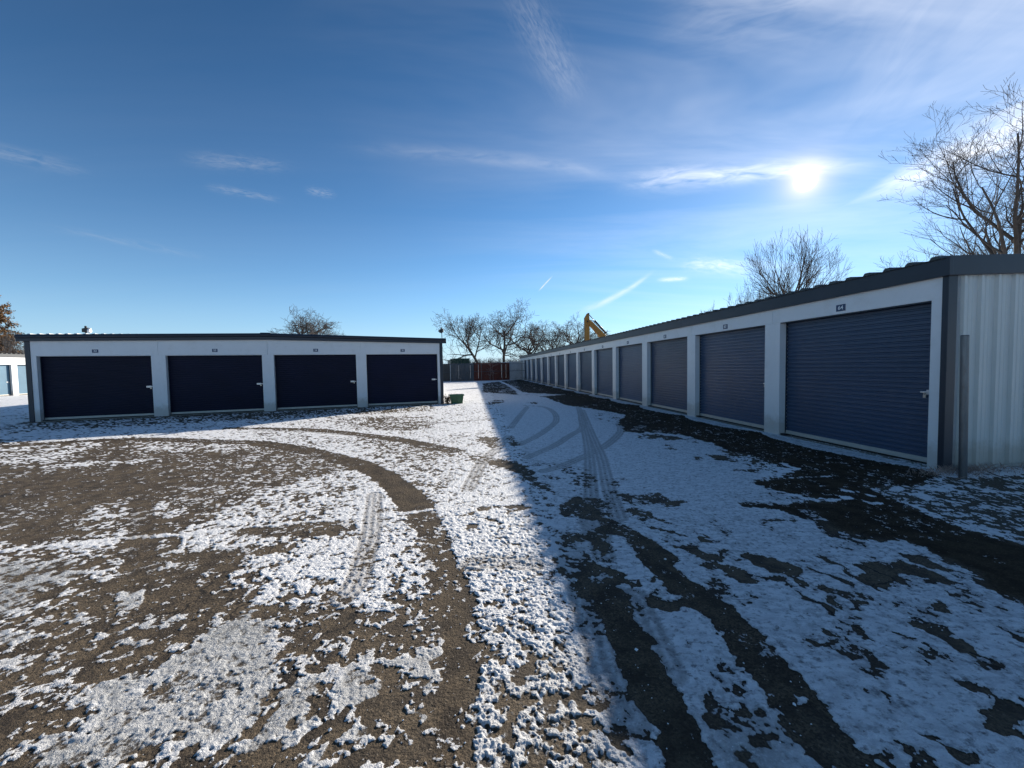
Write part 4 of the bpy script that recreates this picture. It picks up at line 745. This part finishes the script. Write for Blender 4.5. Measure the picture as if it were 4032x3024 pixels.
# climbing dry stems in front of the red container
def vine():
    rng = random.Random(9); s = s_at(px(1933)); r = empty('shrub', on_f(s, .2), fang); tag(r, 'pale leafless climbing shrub on the fence in front of the red containers', 'shrub')
    st = MB(); tw = MB()
    for b0 in (0, .35):
        p = Vector((b0, 0, 0)); pts = [p.copy()]
        for i in range(7): p = p + Vector((rng.gauss(0, .05), rng.gauss(0, .02), .29)); pts.append(p.copy())
        st.tube(pts, [.03 - .003 * i for i in range(8)], 5)
        for k in range(12):
            q = pts[rng.randint(2, 7)]; a = rng.choice((-1, 1)); pp = [q.copy()]; d = Vector((a * rng.uniform(.4, 1), 0, rng.uniform(.2, 1))).normalized()
            for i in range(5): d = (d + rnd3(rng, .25)).normalized(); d.y *= .2; q = q + d * .16; q.z = min(q.z, 2.1); pp.append(q.copy())
            tw.tube(pp, [.013, .011, .010, .008, .007, .006], 4)
    st.build('stem', M['twig_pale'], r); tw.build('twig', M['twig_pale'], r)
vine()
# low brush line behind the containers
def brush(x0, x1, Y, h, seed, label):
    rng = random.Random(seed); m = MB()
    xa, xb = (x0 - 2016) / F_ * Y, (x1 - 2016) / F_ * Y; n = int((xb - xa) * 60)
    for i in range(n):
        x = rng.uniform(xa, xb); y = Y + rng.uniform(-2, 2); L = h * rng.uniform(.6, 1.05); p = Vector((x, y, 0)); t = p + Vector((rng.gauss(0, .35), rng.gauss(0, .3), L))
        m.tube([p, p.lerp(t, .5) + rnd3(rng, .1), t], [.03, .022, .012], 3, False)
        for k in range(5):
            q = p.lerp(t, rng.uniform(.4, 1)); m.tube([q, q + Vector((rng.gauss(0, .35), rng.gauss(0, .3), rng.uniform(.1, .5)))], [.014, .009], 3, False)
    o = m.build('brush', M['bark'], None); tag(o, label, 'brush', kind='stuff')
brush(1800, 2140, 66, 3.0, 4, 'low tangle of bare brush behind the containers at the end of the yard')
brush(2100, 2420, 70, 3.6, 6, 'low tangle of bare brush behind the far part of the right row')

# scattered grit, snow crumbs on the near ground
def crumbs():
    rng = random.Random(77); m = MB()
    for i in range(1000):
        while True:
            x = rng.uniform(-2.2, 2.6); y = rng.uniform(1.3, 4.2)
            if abs(x) < y * 1.4: break
        s = rng.uniform(.0015, .0055) * (1.0 if rng.random() < .93 else 2.2); z = .004
        pts = []
        for (a, b_, c) in ((1, 0, 0), (-1, 0, 0), (0, 1, 0), (0, -1, 0), (0, 0, .8), (0, 0, -.5)):
            pts.append((x + a * s * rng.uniform(.6, 1.3), y + b_ * s * rng.uniform(.6, 1.3), z + c * s))
        n = len(m.v); m.v += pts
        m.f += [tuple(n + k for k in q) for q in ((0, 2, 4), (2, 1, 4), (1, 3, 4), (3, 0, 4), (2, 0, 5), (1, 2, 5), (3, 1, 5), (0, 3, 5))]
    o = m.build('ice_crumbs', M['snow']); tag(o, 'small crumbs of ice scattered over the near asphalt', 'ice crumbs', kind='stuff')
crumbs()

def dry_grass():
    rng = random.Random(12); m = MB(); ca, sa = math.cos(YAW), math.sin(YAW)
    for i in range(900):
        d = rng.uniform(-.35, 4.2) if rng.random() < .6 else rng.gauss(0, .25); o = -abs(rng.gauss(0, .16)) - .03
        x = RBX + d * ca - o * sa; y = RBY + d * sa + o * ca; L = rng.uniform(.04, .13); a = rng.uniform(0, 6.28); w_ = .0025
        ux, uy = math.cos(a), math.sin(a); lx, ly = rng.gauss(0, .05), rng.gauss(0, .05)
        m.face([(x - ux * w_, y - uy * w_, 0), (x + ux * w_, y + uy * w_, 0), (x + ux * w_ * .7 + lx * .5, y + uy * w_ * .7 + ly * .5, L * .6), (x + lx, y + ly, L)])
    o = m.build('dry_grass', M['twig_pale']); tag(o, 'dry brown grass along the foot of the white ribbed end wall', 'grass', kind='stuff')
dry_grass()

# ------------------------------------------------------------------ camera
def ray_world():
    p, r = R(2.48), R(1.0)
    fwd = Vector((0, math.cos(p), -math.sin(p))); right = Vector((1, 0, 0)); up = right.cross(fwd)
    return fwd, right * math.cos(r) - up * math.sin(r), up * math.cos(r) + right * math.sin(r)
fw, rt, up = ray_world()
cd = bpy.data.cameras.new('camera'); cam = bpy.data.objects.new('camera', cd); col.objects.link(cam)
mt = Matrix((rt, up, -fw)).transposed().to_4x4(); mt.translation = Vector((0, 0, H)); cam.matrix_world = mt
cd.sensor_fit = 'HORIZONTAL'; cd.sensor_width = 36; cd.lens = 36 * 1514 / 4032; cd.clip_start = .05; cd.clip_end = 3000
sc.camera = cam

# ------------------------------------------------------------------ light, sky
AZ, EL = R(37.1), R(20.2)
EL = R(18.9)
sd = Vector((math.sin(AZ) * math.cos(EL), math.cos(AZ) * math.cos(EL), math.sin(EL)))
ld = bpy.data.lights.new('sun', 'SUN'); ld.energy = 4.8; ld.angle = R(.6); ld.color = (1, .92, .80)
lo = bpy.data.objects.new('sun', ld); col.objects.link(lo); lo.rotation_euler = sd.to_track_quat('Z', 'Y').to_euler()
w = bpy.data.worlds.new('World'); sc.world = w; w.use_nodes = True; nt = w.node_tree; N = NT(nt); bg = nt.nodes['Background']
sky = N.n('ShaderNodeTexSky', sky_type='NISHITA'); sky.sun_disc = False; sky.sun_elevation = EL; sky.sun_rotation = AZ
sky.altitude = 300; sky.air_density = 1.0; sky.dust_density = .02; sky.ozone_density = 4.0
geo = N.n('ShaderNodeTexCoord'); nrm = N.n('ShaderNodeVectorMath', operation='NORMALIZE'); N.l(geo.outputs['Generated'], nrm.inputs[0]); dv = nrm.outputs[0]
def dot(v):
    o = N.n('ShaderNodeVectorMath', operation='DOT_PRODUCT'); N.l(dv, o.inputs[0]); o.inputs[1].default_value = v; return o.outputs['Value']
def fm(x): return N.math('MULTIPLY', x, 1.0)
SKYS = .102
base = N.n('ShaderNodeVectorMath', operation='SCALE'); N.l(sky.outputs[0], base.inputs[0]); base.inputs['Scale'].default_value = SKYS
hz = N.math('EXPONENT', N.math('MULTIPLY', N.math('ABSOLUTE', dot((0, 0, 1))), -9.0))
gr = N.n('ShaderNodeHueSaturation'); gr.inputs['Saturation'].default_value = 1.14; N.l(base.outputs[0], gr.inputs['Color'])
elv = N.ramp(dot((-.12, 0, .993)), [(.20, 1.), (.75, .66)]); N.l(N.math('MULTIPLY', elv, .80), gr.inputs['Value'])
VE = R(20.2)
sd = Vector((math.sin(AZ) * math.cos(VE), math.cos(AZ) * math.cos(VE), math.sin(VE)))
cs = N.math('MAXIMUM', dot(sd), 0.0)
def streak(p0, p1, width, amp, nsc=8., bend=0, asym=False, lowt=.35, stretch=4.):
    a, b_ = Vector(p0).normalized(), Vector(p1).normalized(); c = (a + b_).normalized(); t = (b_ - a).normalized(); t = (t - c * t.dot(c)).normalized(); n = c.cross(t)
    if n.z < 0: n = -n
    L = math.acos(max(-1, min(1, a.dot(b_)))) / 2
    dc = N.math('MAXIMUM', dot(c), .2); u = N.math('DIVIDE', dot(t), dc); v = N.math('DIVIDE', dot(n), dc)
    if bend: v = N.math('SUBTRACT', v, N.math('MULTIPLY', N.math('MULTIPLY', u, u), bend))
    uu = N.math('DIVIDE', u, L); wdt = width
    if asym: wv = N.math('MULTIPLY', N.math('ADD', 1.0, N.math('MULTIPLY', uu, asym)), width); vv = N.math('DIVIDE', v, N.math('MAXIMUM', wv, .0005))
    else: vv = N.math('DIVIDE', v, width)
    cb = N.n('ShaderNodeCombineXYZ'); N.l(N.math('MULTIPLY', u, 1 / (L * 2)), cb.inputs[0]); N.l(N.math('MULTIPLY', v, 1 / (L * 2) * stretch), cb.inputs[1]); cb.inputs[2].default_value = a.x * 10
    nz = N.noise(nsc, 3, .6, cb.outputs[0], .6)
    g = N.math('EXPONENT', N.math('MULTIPLY', N.math('ADD', N.math('POWER', N.math('ABSOLUTE', uu), 4.0), N.math('MULTIPLY', vv, vv)), -1.0))
    front = N.math('GREATER_THAN', dot(c), .3)
    return N.math('MULTIPLY', N.math('MULTIPLY', g, N.ramp(nz, [(lowt, 0.), (.68, 1.)])), N.math('MULTIPLY', front, amp))
clouds = [
 streak((.285, .868, .405), (.60, .71, .352), .017, .50, 5, 0, -.35, .25),
 streak((.650, .700, .298), (.80, .49, .345), .038, .80, 4, 0, .75, .15),
 streak((.352, .914, .1995), (.404, .893, .1965), .0042, .6, 5, 0, 0, .1),
 streak((.402, .887, .232), (.512, .836, .203), .013, .38, 5, -1, 0, .3),
 streak((.0745, .978, .1945), (.1015, .9700, .2216), .0013, .9, 2, 0, 0, .0),
 streak((.186, .974, .134), (.3227, .9249, .2009), .0058, .50, 3, 1.0, -.2, .15),
 streak((-.565, .748, .352), (-.478, .803, .353), .006, .22, 5),
 streak((-.4215, .8244, .3779), (-.3776, .8451, .3786), .007, .25, 5),
 streak((-.5757, .72, .390), (-.4532, .79, .4123), .011, .20, 5),
 streak((.02, .73, .68), (.135, .81, .56), .030, .15, 9, 0, 0, .25),
 streak((-.30, .83, .475), (.25, .87, .426), .014, .16, 6, -.1, 0, .2),
 streak((.335, .906, .265), (.372, .895, .243), .004, .25, 4, 0, 0, .1),
 streak((-.78, .55, .33), (-.70, .64, .335), .01, .16, 5),
 streak((-.72, .63, .235), (-.60, .75, .225), .006, .12, 5),
 streak((.60, .70, .42), (.68, .45, .62), .080, .13, 2.2, 0, .5, .1),
 streak((.62, .66, .39), (.80, .42, .46), .075, .15, 2.2, 0, .3, .0),
 streak((.30, .72, .62), (.62, .55, .55), .06, .16, 4, 0, 0, .2),
]
# broad thin cirrus veil in a high plane
sx = N.n('ShaderNodeSeparateXYZ'); N.l(dv, sx.inputs[0]); zz = N.math('ADD', N.math('MAXIMUM', sx.outputs[2], 0.02), .12)
cb = N.n('ShaderNodeCombineXYZ'); N.l(N.math('DIVIDE', sx.outputs[0], zz), cb.inputs[0]); N.l(N.math('DIVIDE', sx.outputs[1], zz), cb.inputs[1])
mp = N.n('ShaderNodeMapping'); mp.inputs['Rotation'].default_value = (0, 0, R(-62)); mp.inputs['Scale'].default_value = (.35, 1.7, 1); N.l(cb.outputs[0], mp.inputs[0])
veil = N.ramp(N.noise(1.1, 5, .62, mp.outputs[0], .8), [(.38, 0.), (.80, 1.)])
side = N.ramp(N.math('ADD', N.math('MULTIPLY', dot(Vector((.55, .35, .75)).normalized()), 1.0), 0.0), [(.45, .08), (.95, 1.)])
veil = N.math('MULTIPLY', veil, N.math('MULTIPLY', side, .34))
tot = veil
for c in clouds: tot = N.math('ADD', tot, c)
tot = N.math('MINIMUM', tot, .92)
# brightness of cloud rises toward the sun
cb_ = N.math('ADD', .40, N.math('MULTIPLY', N.math('POWER', cs, 6.0), .42))
cc = N.n('ShaderNodeCombineColor'); N.l(N.math('MULTIPLY', cb_, .98), cc.inputs[0]); N.l(cb_, cc.inputs[1]); N.l(N.math('MULTIPLY', cb_, 1.06), cc.inputs[2])
skb = N.mix(N.math('MULTIPLY', hz, .80), gr.outputs[0], (.235, .385, .57))
skc = N.mix(tot, skb, cc.outputs[0])
# solar aureole through the thin cirrus and the bright sun itself
ang = N.math('ARCCOSINE', N.math('MINIMUM', cs, .999999))
def gl(sig, amp): return N.math('MULTIPLY', N.math('EXPONENT', N.math('MULTIPLY', N.math('DIVIDE', ang, sig), -1.0)), amp)
def glow(amp_c, sig):
    o = N.n('ShaderNodeVectorMath', operation='SCALE'); o.inputs[0].default_value = amp_c; N.l(gl(sig, 1.0), o.inputs['Scale']); return o.outputs[0]
def add(a, b_): o = N.n('ShaderNodeVectorMath', operation='ADD'); N.l(a, o.inputs[0]); N.l(b_, o.inputs[1]); return o.outputs[0]
acc = add(skc, glow((.10, .095, .08), .20)); acc = add(acc, glow((.85, .55, .20), .019))
core = N.ramp(ang, [(.007, 1.), (.019, 0.)])
cv_ = N.n('ShaderNodeVectorMath', operation='SCALE'); cv_.inputs[0].default_value = (4.0, 3.4, 2.4); N.l(core, cv_.inputs['Scale'])
acc = add(acc, cv_.outputs[0])
N.l(acc, bg.inputs['Color']); bg.inputs['Strength'].default_value = 1.0
# ------------------------------------------------------------------ view
sc.view_settings.view_transform = 'Standard'; sc.view_settings.look = 'None'; sc.view_settings.exposure = .90; sc.view_settings.gamma = 1
sc.render.engine = 'CYCLES'; sc.cycles.max_bounces = 4; sc.cycles.diffuse_bounces = 2; sc.cycles.glossy_bounces = 2; w.cycles.sampling_method = 'MANUAL'; w.cycles.sample_map_resolution = 512; sc.cycles.use_denoising = True
